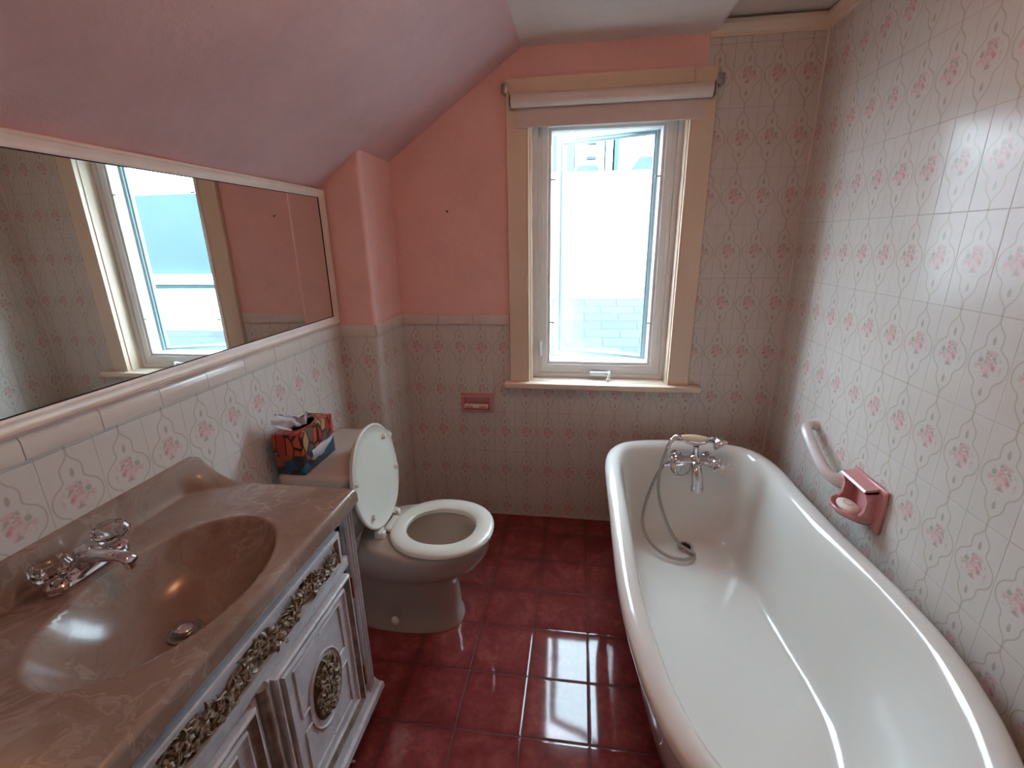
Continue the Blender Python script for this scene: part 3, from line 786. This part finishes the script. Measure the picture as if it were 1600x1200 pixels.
# ---------------------------------------------------------------- pink soap on the counter
bm = B(); rings = []
for (s_, z) in ((.80, 0), (.95, .004), (1, .010), (.96, .017), (.82, .022), (.5, .024)):
    rings.append([(-.795+.030*s_*math.cos(a), .335+.046*s_*math.sin(a), CT+.001+z) for a in [2*PI*i/32 for i in range(32)]])
loft(bm, rings); solo('soap_bar', bm, M_['soapp'], 'dusty pink soap bar lying on the marble sink top at the picture edge', 'soap', (-.795, .335, CT), 60)

# ================================================================ toilet
TY = 1.432
to = thing('toilet', 'off-white toilet with its lid up between the vanity and the window wall', 'toilet', (-.65, TY, 0))
def egg(xf, xb, hw, z, n=64, p=2.0, mid=.46, yc=TY):
    xc = xb+(xf-xb)*mid; out = []
    for i in range(n):
        a = 2*PI*i/n; c_, s_ = math.cos(a), math.sin(a)
        cc_ = math.copysign(abs(c_)**(2/p), c_); ss_ = math.copysign(abs(s_)**(2/p), s_)
        out.append(Vector((xc+(xf-xc if c_ > 0 else xc-xb)*cc_, yc+hw*ss_, z)))
    return out
bm = B()
rings = [egg(-.415, -.86, .112, 0, p=2.5), egg(-.418, -.86, .112, .022, p=2.5), egg(-.428, -.855, .102, .045, p=2.5), egg(-.428, -.85, .098, .10, p=2.5),
         egg(-.432, -.85, .098, .16, p=2.4), egg(-.425, -.84, .106, .20, p=2.4), egg(-.39, -.83, .130, .245, p=2.3), egg(-.328, -.82, .164, .285, p=2.2, mid=.5),
         egg(-.306, -.80, .176, .325, p=2.2, mid=.52), egg(-.305, -.79, .178, .362, p=2.2, mid=.54), egg(-.303, -.785, .179, .375, p=2.2, mid=.54), egg(-.310, -.78, .172, .385, p=2.2, mid=.54),
         egg(-.345, -.655, .122, .385, p=2), egg(-.352, -.648, .116, .378, p=2), egg(-.350, -.650, .118, .35, p=2), egg(-.37, -.63, .10, .28, p=2), egg(-.40, -.60, .075, .22, p=2), egg(-.44, -.57, .045, .185, p=2), egg(-.49, -.52, .01, .175, p=2)]
loft(bm, rings, True, (True, True))
bm.faces.ensure_lookup_table()
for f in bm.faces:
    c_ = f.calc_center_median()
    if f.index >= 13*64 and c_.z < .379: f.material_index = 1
part('toilet_bowl', bm, [M_['china'], M_['bowl_inside']], to, 60)
bm = B(); lathe(bm, [(.0165, 0), (.0165, .006), (.012, .016), (.006, .022), (0, .023)], (-.655, TY-.100, .040), (0, -.35, 1), 16); part('bolt_cap', bm, M_['seatp'], to)
bm = B()
def seat_ring(xf, xb, hw, z, **k): return egg(xf, xb, hw, z, p=2.15, mid=.5, **k)
rings = [seat_ring(-.358, -.612, .108, .3885), seat_ring(-.296, -.662, .176, .3885), seat_ring(-.288, -.668, .183, .396), seat_ring(-.290, -.666, .181, .403), seat_ring(-.298, -.660, .174, .408),
         seat_ring(-.325, -.640, .146, .4095), seat_ring(-.350, -.618, .118, .406), seat_ring(-.356, -.612, .110, .401), seat_ring(-.358, -.612, .108, .3885)]
loft(bm, rings, True, (False, False)); bmesh.ops.remove_doubles(bm, verts=bm.verts[:], dist=.0001)
# rear tab between hinges
add_box(bm, -.688, -.655, TY-.045, TY+.045, .390, .405, .003)
part('toilet_seat', bm, M_['seatp'], to, 50)
# lid, leaning back on the tank: modelled flat in (l, w, t) then stood up
th_ = math.radians(96.5); HX, HZ = -.692, .408
def lid_pt(l, w_, t_):   # l along the lid from the hinge, t_ towards the room
    return Vector((HX+l*math.cos(th_)+t_*math.sin(th_), TY+w_, HZ+l*math.sin(th_)-t_*math.cos(th_)))
def lid_ring(l0, l1, hw, t_, n=64):
    out = []
    for i in range(n):
        a = 2*PI*i/n; c_, s_ = math.cos(a), math.sin(a); lc = l0+(l1-l0)*.48
        cc_ = math.copysign(abs(c_)**(2/2.15), c_); ss_ = math.copysign(abs(s_)**(2/2.15), s_)
        out.append(lid_pt(lc+((l1-lc) if c_ > 0 else (lc-l0))*cc_, hw*ss_, t_))
    return out
bm = B()
rings = [lid_ring(.03, .345, .145, -.016), lid_ring(.008, .374, .170, -.013), lid_ring(.0, .381, .176, -.005), lid_ring(.001, .381, .176, .003), lid_ring(.006, .375, .171, .005), lid_ring(.012, .370, .166, .001), lid_ring(.06, .34, .13, .001)]
loft(bm, rings)
lid = part('toilet_lid', bm, M_['seatp'], to, 50)
for (l, w_) in ((.300, .105), (.235, -.150), (.150, .150), (.075, -.095)):
    bm = B(); lathe(bm, [(.010, 0), (.010, .006), (.0085, .012), (0, .014)], lid_pt(l, w_, .0005), lid_pt(0, 0, 1)-lid_pt(0, 0, 0), 16); part('bumper', bm, M_['seatp'], lid)
for s_ in (-1, 1):
    bm = B(); add_box(bm, -.712, -.672, TY+s_*.072-.014, TY+s_*.072+.014, .384, .414, .007, 3); tube(bm, [(-.692, TY+s_*.088, .406), (-.692, TY+s_*.048, .406)], .0085, 14)
    part('lid_hinge', bm, M_['seatp'], to)
bm = B(); rings = []
def rrect(x0, x1, y0, y1, z, r, n=6):
    out = []
    for (cx_, cy_, a0) in ((x1-r, y1-r, 0), (x0+r, y1-r, PI/2), (x0+r, y0+r, PI), (x1-r, y0+r, 3*PI/2)):
        for k in range(n+1): a = a0+PI/2*k/n; out.append(Vector((cx_+r*math.cos(a), cy_+r*math.sin(a), z)))
    return out
TY0, TY1 = 1.248, 1.668
loft(bm, [rrect(-.965, -.785, TY0+.04, TY1-.04, .375, .03), rrect(-.97, -.772, TY0+.028, TY1-.028, .40, .03), rrect(-.97, -.760, TY0+.018, TY1-.018, .50, .03), rrect(-.972, -.752, TY0+.012, TY1-.012, .643, .03)])
part('tank', bm, M_['china'], to, 50)
bm = B(); loft(bm, [rrect(-.975, -.748, TY0+.006, TY1-.006, .643, .028), rrect(-.98, -.738, TY0-.002, TY1+.002, .648, .03), rrect(-.98, -.736, TY0-.004, TY1+.004, .668, .03), rrect(-.976, -.742, TY0+.002, TY1-.002, .677, .028), rrect(-.965, -.755, TY0+.016, TY1-.016, .680, .02)])
part('tank_lid', bm, M_['china'], to, 50)

# ---------------------------------------------------------------- tissue boxes stacked on the tank
def tissue_sheet(bm, c, w_, h_, lean, seed, n=10):
    random.seed(seed); g = []
    for i in range(n+1):
        row = []
        for j in range(n+1):
            u, v = i/n-.5, j/n
            ww = w_*(.35+.65*math.sin(PI*min(1, v*.8+.15)))
            p = Vector((c[0]+lean[0]*v+.010*math.sin(u*9+v*4)+.008*mnoise.noise(Vector((u*4, v*4, seed))), c[1]+u*ww+lean[1]*v, c[2]+h_*(v-.25*v*v)*(1-.5*abs(u))+.006*math.sin(u*14+seed)*v))
            row.append(bm.verts.new(p))
        g.append(row)
    for a, b in zip(g, g[1:]):
        for i in range(n): bm.faces.new((a[i], a[i+1], b[i+1], b[i]))
bx0, bx1, by0, by1 = -.972, -.874, 1.256, 1.452
zb0 = .681
t1 = thing('tissue_box', 'blue and black patterned tissue box on the toilet tank, lower of the two stacked', 'tissue box', (-.923, 1.355, zb0), 'tissue boxes stacked on the tank')
bm = B(); add_box(bm, bx0, bx1, by0, by1, zb0, zb0+.070, .0015); part('carton', bm, M_['boxb'], t1, 30)
bm = B(); g = []
for i in range(11):
    row = []
    for j in range(9):
        u, v = i/10, j/8; yy = 1.305+.150*u; drop = (.040*math.sin(PI*min(1, .25+u*.75))+.004*math.sin(u*17))*v
        row.append(bm.verts.new((bx1+.0025+.006*math.sin(PI*v)+.002*math.sin(u*12), yy-.01*v, zb0+.070-.003-drop)))
    g.append(row)
for a, b in zip(g, g[1:]):
    for i in range(8): bm.faces.new((a[i], a[i+1], b[i+1], b[i]))
bmesh.ops.solidify(bm, geom=bm.faces[:], thickness=.0008)
part('tissue', bm, M_['tissue'], t1, 60)
zb1 = zb0+.0705
t2 = thing('tissue_box', 'red patterned tissue box with a tissue sticking out, on top of the blue one', 'tissue box', (-.923, 1.355, zb1), 'tissue boxes stacked on the tank')
bm = B(); add_box(bm, bx0+.002, bx1+.002, by0-.004, by1+.002, zb1, zb1+.072, .0015)
part('carton', bm, M_['boxr'], t2, 30)
bm = B(); pts = [Vector((-.922+.026*math.cos(a), 1.350+.062*math.sin(a), zb1+.0722)) for a in [2*PI*i/32 for i in range(32)]]
bm.faces.new([bm.verts.new(p) for p in pts]); bmesh.ops.solidify(bm, geom=bm.faces[:], thickness=.0006); part('opening', bm, M_['tissue'], t2, 0)
bm = B(); tissue_sheet(bm, (-.925, 1.325, zb1+.071), .105, .085, (-.030, -.05), 3); tissue_sheet(bm, (-.918, 1.345, zb1+.071), .085, .050, (.004, .02), 5)
bmesh.ops.solidify(bm, geom=bm.faces[:], thickness=.0007); part('tissue', bm, M_['tissue'], t2, 60)

# ================================================================ paper holder in the window wall
ph = thing('toilet_paper_holder', 'pink ceramic paper holder with a cream roller on the wall left of the window sill', 'paper holder', (-.492, D, .634))
bm = B(); frame_loft(bm, (0, D, 0), (1, 0, 0), (0, 0, 1), (0, -1, 0), -.572, -.412, .588, .682, [(0, 0), (.002, .020), (.006, .026), (.013, .026), (.017, .021), (.019, .001)], cap=True)
part('holder_frame', bm, M_['pinkcer'], ph, 50)
bm = B(); tube(bm, [(-.551, D-.022, .622), (-.433, D-.022, .622)], .0120, 20); add_box(bm, -.500, -.484, D-.036, D-.024, .613, .631, .002)
rl = part('roller', bm, M_['cream'], ph, 50)
for x0 in (-.545, -.477):
    bm = B(); add_box(bm, x0, x0+.036, D-.0350, D-.0325, .6165, .6275, .001); part('slot', bm, M_['pinkcer'], rl, 0)

# ================================================================ soap dish and grab bar on the right wall
sd = thing('soap_dish', 'pink ceramic soap dish with a rounded tray on the tiled wall above the tub', 'soap dish', (RX, 1.38, .64))
bm = B(); add_box(bm, RX-.012, RX-.0005, 1.290, 1.452, .572, .712, .005, 3); part('wall_plate', bm, M_['pinkcer'], sd, 50)
bm = B()   # hood: side cheeks and top ledge around a hollow
prof = [(RX-.010, .708), (RX-.048, .700), (RX-.052, .694), (RX-.048, .688), (RX-.010, .690)]
loft(bm, [[(x, 1.318, z) for x, z in prof], [(x, 1.446, z) for x, z in prof]])
for y0 in (1.318, 1.436):
    pr2 = [(RX-.010, .700), (RX-.048, .694), (RX-.038, .660), (RX-.040, .630), (RX-.052, .610), (RX-.010, .600)]
    loft(bm, [[(x, y0, z) for x, z in pr2], [(x, y0+.010, z) for x, z in pr2]])
part('hood', bm, M_['pinkcer'], sd, 40)
bm = B(); rings = []
def half(rx, ry, z, n=24): return [Vector((RX-.009-rx*math.sin(PI*i/n), 1.382+ry*math.cos(PI*i/n), z)) for i in range(n+1)]
loft(bm, [half(.045, .050, .578), half(.070, .062, .590), half(.086, .070, .608), half(.088, .072, .614), half(.084, .069, .617), half(.079, .064, .612), half(.064, .054, .598), half(.03, .03, .594)])
part('tray', bm, M_['pinkcer'], sd, 50)
bm = B(); rings = []
for (s_, z) in ((.75, 0), (.93, .004), (1, .010), (.95, .016), (.78, .020), (.4, .0215)):
    rings.append([(RX-.050+.026*s_*math.cos(a), 1.382+.042*s_*math.sin(a), .6015+z) for a in [2*PI*i/32 for i in range(32)]])
loft(bm, rings); sb = solo('soap_bar', bm, M_['soapw'], 'white oval soap bar resting in the pink dish over the tub', 'soap', (RX-.05, 1.382, .60), 60)
bm = B(); tube(bm, [(RX-.050+.010*math.cos(a), 1.382+.016*math.sin(a), .6233) for a in [2*PI*i/24 for i in range(25)]], .0012, 6); part('stamped_mark', bm, M_['pinkcer'], sb)
bm = B()
P0, P1 = Vector((RX, 1.735, .742)), Vector((RX, 1.520, .640)); dv = (P1-P0).normalized()
pts = spline([P0+Vector((.004, 0, 0)), P0+Vector((-.022, 0, 0))+dv*.002, P0+Vector((-.043, 0, 0))+dv*.020, P0+Vector((-.050, 0, 0))+dv*.055, P0.lerp(P1, .5)+Vector((-.051, 0, 0)), P1+Vector((-.049, 0, 0))-dv*.045, P1+Vector((-.042, 0, 0))-dv*.012, P1+Vector((-.024, 0, 0))+dv*.010, P1+Vector((.004, 0, 0))+dv*.014], 8)
m = len(pts); rr = [.0180+.011*max(0, 1-i/9)**2+.017*max(0, 1-(m-1-i)/14)**1.5 for i in range(m)]
tube(bm, pts, rr, 20)
solo('grab_bar', bm, M_['palecer'], 'pale ceramic grab bar slanting down the tiled wall beside the pink soap dish', 'grab bar', (RX, 1.63, .69), 60)

# ================================================================ bathtub
OUT = [(.122, 1.74), (.121, 1.45), (.120, 1.18), (.124, 1.00), (.137, .868), (.158, .742), (.200, .622), (.275, .522), (.375, .458), (.49, .438), (.61, .462), (.708, .538), (.775, .66), (.822, .79),
       (.848, .93), (.850, 1.08), (.838, 1.22), (.822, 1.40), (.814, 1.60), (.810, 1.78), (.785, 1.895), (.735, 1.965), (.66, 2.000), (.547, 2.018), (.408, 2.020), (.29, 2.004), (.20, 1.962), (.145, 1.88)]
RZ = .532
O = cspline([Vector((x, y, 0)) for x, y in OUT], 6); NO = len(O)
Nn = []
for i in range(NO):
    t_ = (O[(i+1) % NO]-O[i-1]).normalized(); Nn.append(Vector((-t_.y, t_.x, 0)))
cen = Vector((.485, 1.25, 0))
if Nn[0].dot(cen-O[0]) < 0: Nn = [-n for n in Nn]
def off(d, z): return [O[i]+Nn[i]*d+Vector((0, 0, z)) for i in range(NO)]
def inner(s, z):      # s=0 inner lip, s=1 flat of the floor
    out = []
    for i in range(NO):
        p = O[i]+Nn[i]*.068
        bx = .49+(p.x-.49)*.66; y_ = p.y
        by_ = 1.40+(y_-1.40)*(.78 if y_ > 1.40 else .60)
        q_ = Vector((bx, by_, 0)); out.append(p.lerp(q_, s)+Vector((0, 0, z)))
    return out
tub = thing('bathtub', 'cream roll-top bathtub standing along the tiled right wall', 'bathtub', (.485, 1.25, 0))
bm = B()
rings = [off(.040, RZ-.045), off(.010, RZ-.040), off(.001, RZ-.026), off(0, RZ-.014), off(.004, RZ-.004), off(.012, RZ+.002), off(.026, RZ+.005), off(.042, RZ+.002), off(.055, RZ-.006), off(.063, RZ-.018)]
for s, z in ((.03, .490), (.10, .44), (.18, .38), (.27, .31), (.37, .24), (.48, .19), (.60, .160), (.74, .143), (.88, .137), (1.0, .135)): rings.append(inner(s, z))
last = rings[-1]; c0 = sum(last, Vector())/len(last)
for f_ in (.6, .25): rings.append([p.lerp(c0, 1-f_)-Vector((0, 0, .001)) for p in last])
loft(bm, rings, True, (False, True))
# outer skin
outer = [off(.040, RZ-.045)]
for s, z, g in ((.03, .44, .030), (.12, .36, .032), (.25, .27, .034), (.40, .19, .034), (.58, .13, .03), (.80, .102, .02), (1.0, .095, 0)):
    rg = inner(s, z); outer.append([p-Nn[i]*g for i, p in enumerate(rg)])
loft(bm, outer, True, (False, True)); bmesh.ops.remove_doubles(bm, verts=bm.verts[:], dist=.0002)
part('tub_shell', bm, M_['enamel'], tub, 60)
for (x, y, sx, sy) in ((.27, 1.70, -1, 1), (.70, 1.70, 1, 1), (.28, .86, -1, -1), (.70, .86, 1, -1)):
    bm = B(); tube(bm, spline([(x+sx*.02, y, .115), (x+sx*.050, y+sy*.02, .105), (x+sx*.055, y+sy*.025, .075), (x+sx*.035, y+sy*.02, .035), (x+sx*.05, y+sy*.03, .012)], 5), [.020]*5+[.024]*5+[.02]*5+[.022]*5+[.024], 12)
    lathe(bm, [(.026, 0), (.032, .008), (.026, .024), (.01, .032)], (x+sx*.05, y+sy*.03, 0), (0, 0, 1), 16); part('claw_foot', bm, M_['enamel'], tub)
bm = B(); DX, DY, DZ = .478, 1.775, .139
lathe(bm, [(.034, -.002), (.034, .002), (.030, .004), (.023, .002), (.020, -.003)], (DX, DY, DZ+.004), (0, -.06, 1), 32); dn = part('drain_ring', bm, M_['chrome'], tub)
bm = B(); lathe(bm, [(0, 0), (.0225, 0), (.0225, .0012), (0, .0012)], (DX, DY, DZ+.0045), (0, -.06, 1), 28); part('drain_hole', bm, M_['gap'], dn)

# ---------------------------------------------------------------- tub faucet with hand shower
tf = thing('tub_faucet', 'chrome tub tap with cross handles, ivory-handled hand shower and hose', 'faucet', (.508, 1.90, .49))
FY2, FZ = 1.888, .495
bm = B()
tube(bm, [(.425, FY2, FZ), (.440, FY2, FZ), (.470, FY2, FZ), (.508, FY2, FZ), (.545, FY2, FZ), (.575, FY2, FZ), (.590, FY2, FZ)], [.022, .027, .019, .026, .019, .027, .022], 20)
ball(bm, (.508, FY2, FZ), .029, (1, 1, 1.1), None, 3)
for x in (.440, .575):   # inlet legs into the tub end wall
    tube(bm, [(x, FY2, FZ), (x, FY2+.035, FZ-.004), (x, FY2+.062, FZ-.008)], [.014, .013, .013], 16)
    lathe(bm, [(.026, 0), (.028, .004), (.016, .012)], (x, FY2+.064, FZ-.008), (0, -1, 0), 24)
part('tap_body', bm, M_['chrome'], tf, 50)
bm = B(); tube(bm, spline([(.508, FY2-.008, FZ-.005), (.509, FY2-.035, FZ-.018), (.511, FY2-.058, FZ-.050), (.512, FY2-.066, FZ-.090)], 8), [.019+.004*(i/24) for i in range(25)], 20)
lathe(bm, [(0, 0), (.018, 0), (.025, .003), (.025, .022), (.022, .024)], (.5125, FY2-.067, FZ-.110), (0, .1, 1), 24)
part('spout', bm, M_['chrome'], tf, 50)
bm = B(); lathe(bm, [(0, 0), (.009, 0), (.010, .01), (.006, .012), (.006, .016), (0, .017)], (.530, FY2-.018, FZ+.002), (.25, -1, 0), 18); kb = part('diverter_knob', bm, M_['chrome'], tf)
for x, dx in ((.432, -.35), (.583, .45)):
    ax = Vector((dx, -1, -.10)).normalized(); o_ = Vector((x, FY2, FZ))
    bm = B(); lathe(bm, [(.021, 0), (.022, .016), (.015, .022), (.012, .034), (.015, .038), (.017, .046), (.010, .050), (0, .052)], o_+ax*.008, ax, 20)
    u_ = ax.orthogonal().normalized(); v_ = ax.cross(u_)
    for k in range(4):
        a = PI/4+k*PI/2+.3; d_ = math.cos(a)*u_+math.sin(a)*v_; c_ = o_+ax*.051
        tube(bm, [c_+d_*.004, c_+d_*.020, c_+d_*.032], [.0058, .0048, .0066], 10); ball(bm, c_+d_*.036, .0080, (1, 1, 1), None, 2)
    h_ = part('cross_handle', bm, M_['chrome'], tf, 50)
    bm = B(); lathe(bm, [(.0085, 0), (.0085, .002), (.006, .004), (0, .005)], o_+ax*.0595, ax, 16); part('index_button', bm, M_['ivory'], h_)
CRX = .508; HZ2 = .598
bm = B(); tube(bm, [(CRX, FY2, FZ+.015), (CRX, FY2, FZ+.035), (CRX, FY2, FZ+.068)], [.017, .012, .012], 16)
tube(bm, spline([(CRX-.058, FY2-.004, HZ2+.004), (CRX-.045, FY2-.004, HZ2-.014), (CRX-.016, FY2, HZ2-.026), (CRX, FY2, HZ2-.028), (CRX+.016, FY2, HZ2-.026), (CRX+.036, FY2-.004, HZ2-.016), (CRX+.046, FY2-.004, HZ2+.002)], 6), .0055, 12)
part('cradle', bm, M_['chrome'], tf, 50)
hs0 = Vector((CRX-.070, FY2-.004, HZ2+.006)); hs1 = Vector((CRX+.038, FY2-.004, HZ2+.002)); ev_ = (hs1-hs0).normalized()
bm = B(); n_ = 12; tube(bm, [hs0.lerp(hs1, i/n_) for i in range(n_+1)], [.0085+.0055*math.sin(PI*i/n_) for i in range(n_+1)], 20)
hs = part('handset_grip', bm, M_['ivory'], tf, 50, label='ivory grip of the hand shower')
bm = B(); lathe(bm, [(.009, -.002), (.0125, 0), (.0125, .006), (.008, .010), (.008, .016), (.012, .019), (.012, .025), (.008, .029), (.009, .036), (.0, .040)], hs1, ev_, 18)
hd = hs1+ev_*.040; ax = Vector((.50, -.62, -.60)).normalized()
lathe(bm, [(0, -.014), (.014, -.012), (.017, 0), (.019, .004), (.027, .012), (.031, .022), (.031, .032), (.028, .034), (0, .034)], hd, ax, 24)
part('shower_head', bm, M_['chrome'], hs, 50)
bm = B(); pe = hs0-ev_*.002
tube(bm, spline([hs0+ev_*.002, hs0-ev_*.016+Vector((0, 0, .001)), hs0-ev_*.030+Vector((0, -.002, -.012)), hs0-ev_*.040+Vector((0, -.004, -.030)), hs0-ev_*.048+Vector((0, -.006, -.052))], 6), [.010]*5+[.0085]*8+[.011]*3+[.008]*4+[.0095]*5, 14)
part('hose_elbow', bm, M_['chrome'], hs, 50)
hA = hs0-ev_*.048+Vector((0, -.006, -.052))
bm = B()
HP = [hA, (.372, 1.872, .500), (.362, 1.860, .430), (.360, 1.840, .370), (.375, 1.815, .300), (.405, 1.790, .225), (.442, 1.765, .170), (.480, 1.745, .152), (.500, 1.722, .150), (.488, 1.692, .150), (.440, 1.675, .152), (.385, 1.690, .156), (.335, 1.735, .172), (.305, 1.785, .205), (.300, 1.825, .245), (.318, 1.860, .310), (.350, 1.895, .390), (.375, 1.905, .440), (.400, 1.900, .475), (.420, 1.892, .490)]
hp = spline(HP, 14)
tube(bm, hp, [.0066+.0007*math.sin(i*2.2) for i in range(len(hp))], 12); part('shower_hose', bm, M_['chromeh'], tf, 60)
bm = B(); ax = Vector((0, -1, .18)).normalized()
lathe(bm, [(0, 0), (.038, 0), (.038, .008), (.034, .012), (0, .013)], (.462, 1.930, .446), ax, 32)
lathe(bm, [(0, 0), (.044, 0), (.044, .003), (.040, .006), (0, .006)], (.462, 1.932, .446), ax, 32, 1)
ov = part('overflow_plate', bm, [M_['ovw'], M_['brk']], tub, 50)
bm = B(); add_box(bm, .461, .4635, 1.9145, 1.922, .418, .474); lathe(bm, [(0, 0), (.005, 0), (.005, .003), (0, .004)], (.476, 1.9175, .440), ax, 12); part('overflow_screw', bm, M_['brk'], ov)

# ================================================================ chip on the floor
bm = B(); ball(bm, (-.600, .862, .006), .007, (1.2, .8, .8), None, 1)
for v in bm.verts: v.co += Vector((random.uniform(-.0015, .0015) for _ in range(3)))
solo('broken_chip', bm, M_['palecer'], 'tiny pale broken chip on the red floor by the vanity', 'chip', (-.600, .862, 0), 0)

# ================================================================ ceiling lamp
LP = Vector((-.02, .80, ZC))
lm = thing('ceiling_lamp', 'round warm frosted ceiling lamp overhead', 'ceiling lamp', LP)
bm = B(); lathe(bm, [(0, 0), (.10, 0), (.105, .010), (.095, .025), (0, .025)], LP, (0, 0, -1), 40); part('lamp_base', bm, M_['chrome'], lm)
bm = B(); lathe(bm, [(.090, .025), (.100, .040), (.095, .065), (.07, .090), (.035, .103), (0, .106)], LP, (0, 0, -1), 40); part('lamp_shade', bm, M_['lamp'], lm)

# ================================================================ outside
def out(name, label, cat, parts, group=None):
    c = thing(name, label, cat, (0, 0, 0), group)
    for nm, boxes, m in parts:
        bm = B()
        for b in boxes: add_box(bm, *b)
        part(nm, bm, m, c, 0)
    return c
bm = B(); add_box(bm, -60, 60, 2.6, 160, -3.2, -3.0); g = struct('ground', bm, M_['ground'], 0)
# low shingled roof just outside
bm = B(); a = [(1.15, 2.60, .02), (8, 2.60, .02), (8, 4.6, .50), (1.15, 4.6, .50)]
va = [bm.verts.new(p) for p in a]; vb = [bm.verts.new((p[0], p[1], -3)) for p in a]; bm.faces.new(va)
for i in range(4): bm.faces.new((va[i], va[(i+1) % 4], vb[(i+1) % 4], vb[i]))
bm.faces.new(vb[::-1]); solo('low_annex', bm, M_['shing'], 'lower shingled annex seen in the wall mirror through the window', 'annex', (4.5, 3.6, -3), 0)
bm = B(); a = [(-3, 2.60, .20), (1.14, 2.60, .20), (1.14, 4.6, .86), (-3, 4.6, .86)]
va = [bm.verts.new(p) for p in a]; vb = [bm.verts.new((p[0], p[1], -3)) for p in a]; bm.faces.new(va)
for i in range(4): bm.faces.new((va[i], va[(i+1) % 4], vb[(i+1) % 4], vb[i]))
bm.faces.new(vb[::-1]); solo('low_annex', bm, M_['shing'], 'annex with a grey shingled roof straight outside the window', 'annex', (-1, 3.6, -3), 0)
nh = out('neighbour_house', 'white rendered house wall across from the window', 'house', [('wall', [(-3, 2.2, 6.0, 12, -3, 2.10)], M_['white']), ('coping', [(-3.05, 2.25, 5.95, 6.2, 2.10, 2.16)], M_['white'])])
out('side_house', 'blue-grey house with white bands seen in the mirror', 'house', [('wall', [(2.4, 12, 6.4, 14, 1.00, 2.12)], M_['teal']), ('band', [(2.38, 12, 6.3, 6.41, .86, 1.00), (2.38, 12, 6.35, 6.41, -3, .79)], M_['white']), ('groove', [(2.39, 12, 6.36, 6.41, .79, .86)], M_['teal'])])
tw = out('tower_block', 'pale tower block with balcony rows far behind the white house', 'building', [('wall', [(-.3, 2.2, 60, 72, -3, 32)], M_['white'])])
for i in range(9):
    bm = B(); add_box(bm, .4, 1.5, 59.2, 60, 2.2+i*1.6, 2.5+i*1.6); part('balcony', bm, M_['dkroof'], tw, 0)
for (x0, x1, y, z1, m, lb) in ((-3.5, -1.0, 60, 30, 'tower', 'pale tower left of the balcony tower, far away'), (2.7, 3.4, 60, 26, 'white', 'white slim tower right of the balcony tower'), (3.6, 4.1, 60, 24, 'tower', 'slim grey tower beside the white slim tower')):
    out('tower_block', lb, 'building', [('wall', [(x0, x1, y, y+8, -3, z1)], M_[m])])
for (xc, y, hw, zt, zb, lb) in ((.25, 24, .95, 5.0, 3.6, 'smaller slate-roofed house showing above the white wall at the left of the pane'), (3.6, 24, 1.75, 5.3, 3.6, 'broader slate-roofed house showing above the white wall at the right of the pane')):
    c = thing('background_house', lb, 'house', (xc, y, -3)); bm = B(); add_box(bm, xc-hw, xc+hw, y, y+6, -3, zb); part('wall', bm, M_['tower'], c, 0)
    bm = B(); e = [bm.verts.new(p) for p in ((xc-hw-.2, y-.3, zb), (xc+hw+.2, y-.3, zb), (xc+hw+.2, y+6.3, zb), (xc-hw-.2, y+6.3, zb))]; t0 = [bm.verts.new(p) for p in ((xc-hw*.45, y+2, zt), (xc+hw*.45, y+2, zt), (xc+hw*.45, y+4, zt), (xc-hw*.45, y+4, zt))]
    for i in range(4): bm.faces.new((e[i], e[(i+1) % 4], t0[(i+1) % 4], t0[i]))
    bm.faces.new(t0); bm.faces.new(e[::-1]); part('roof', bm, M_['dkroof'], c, 0)
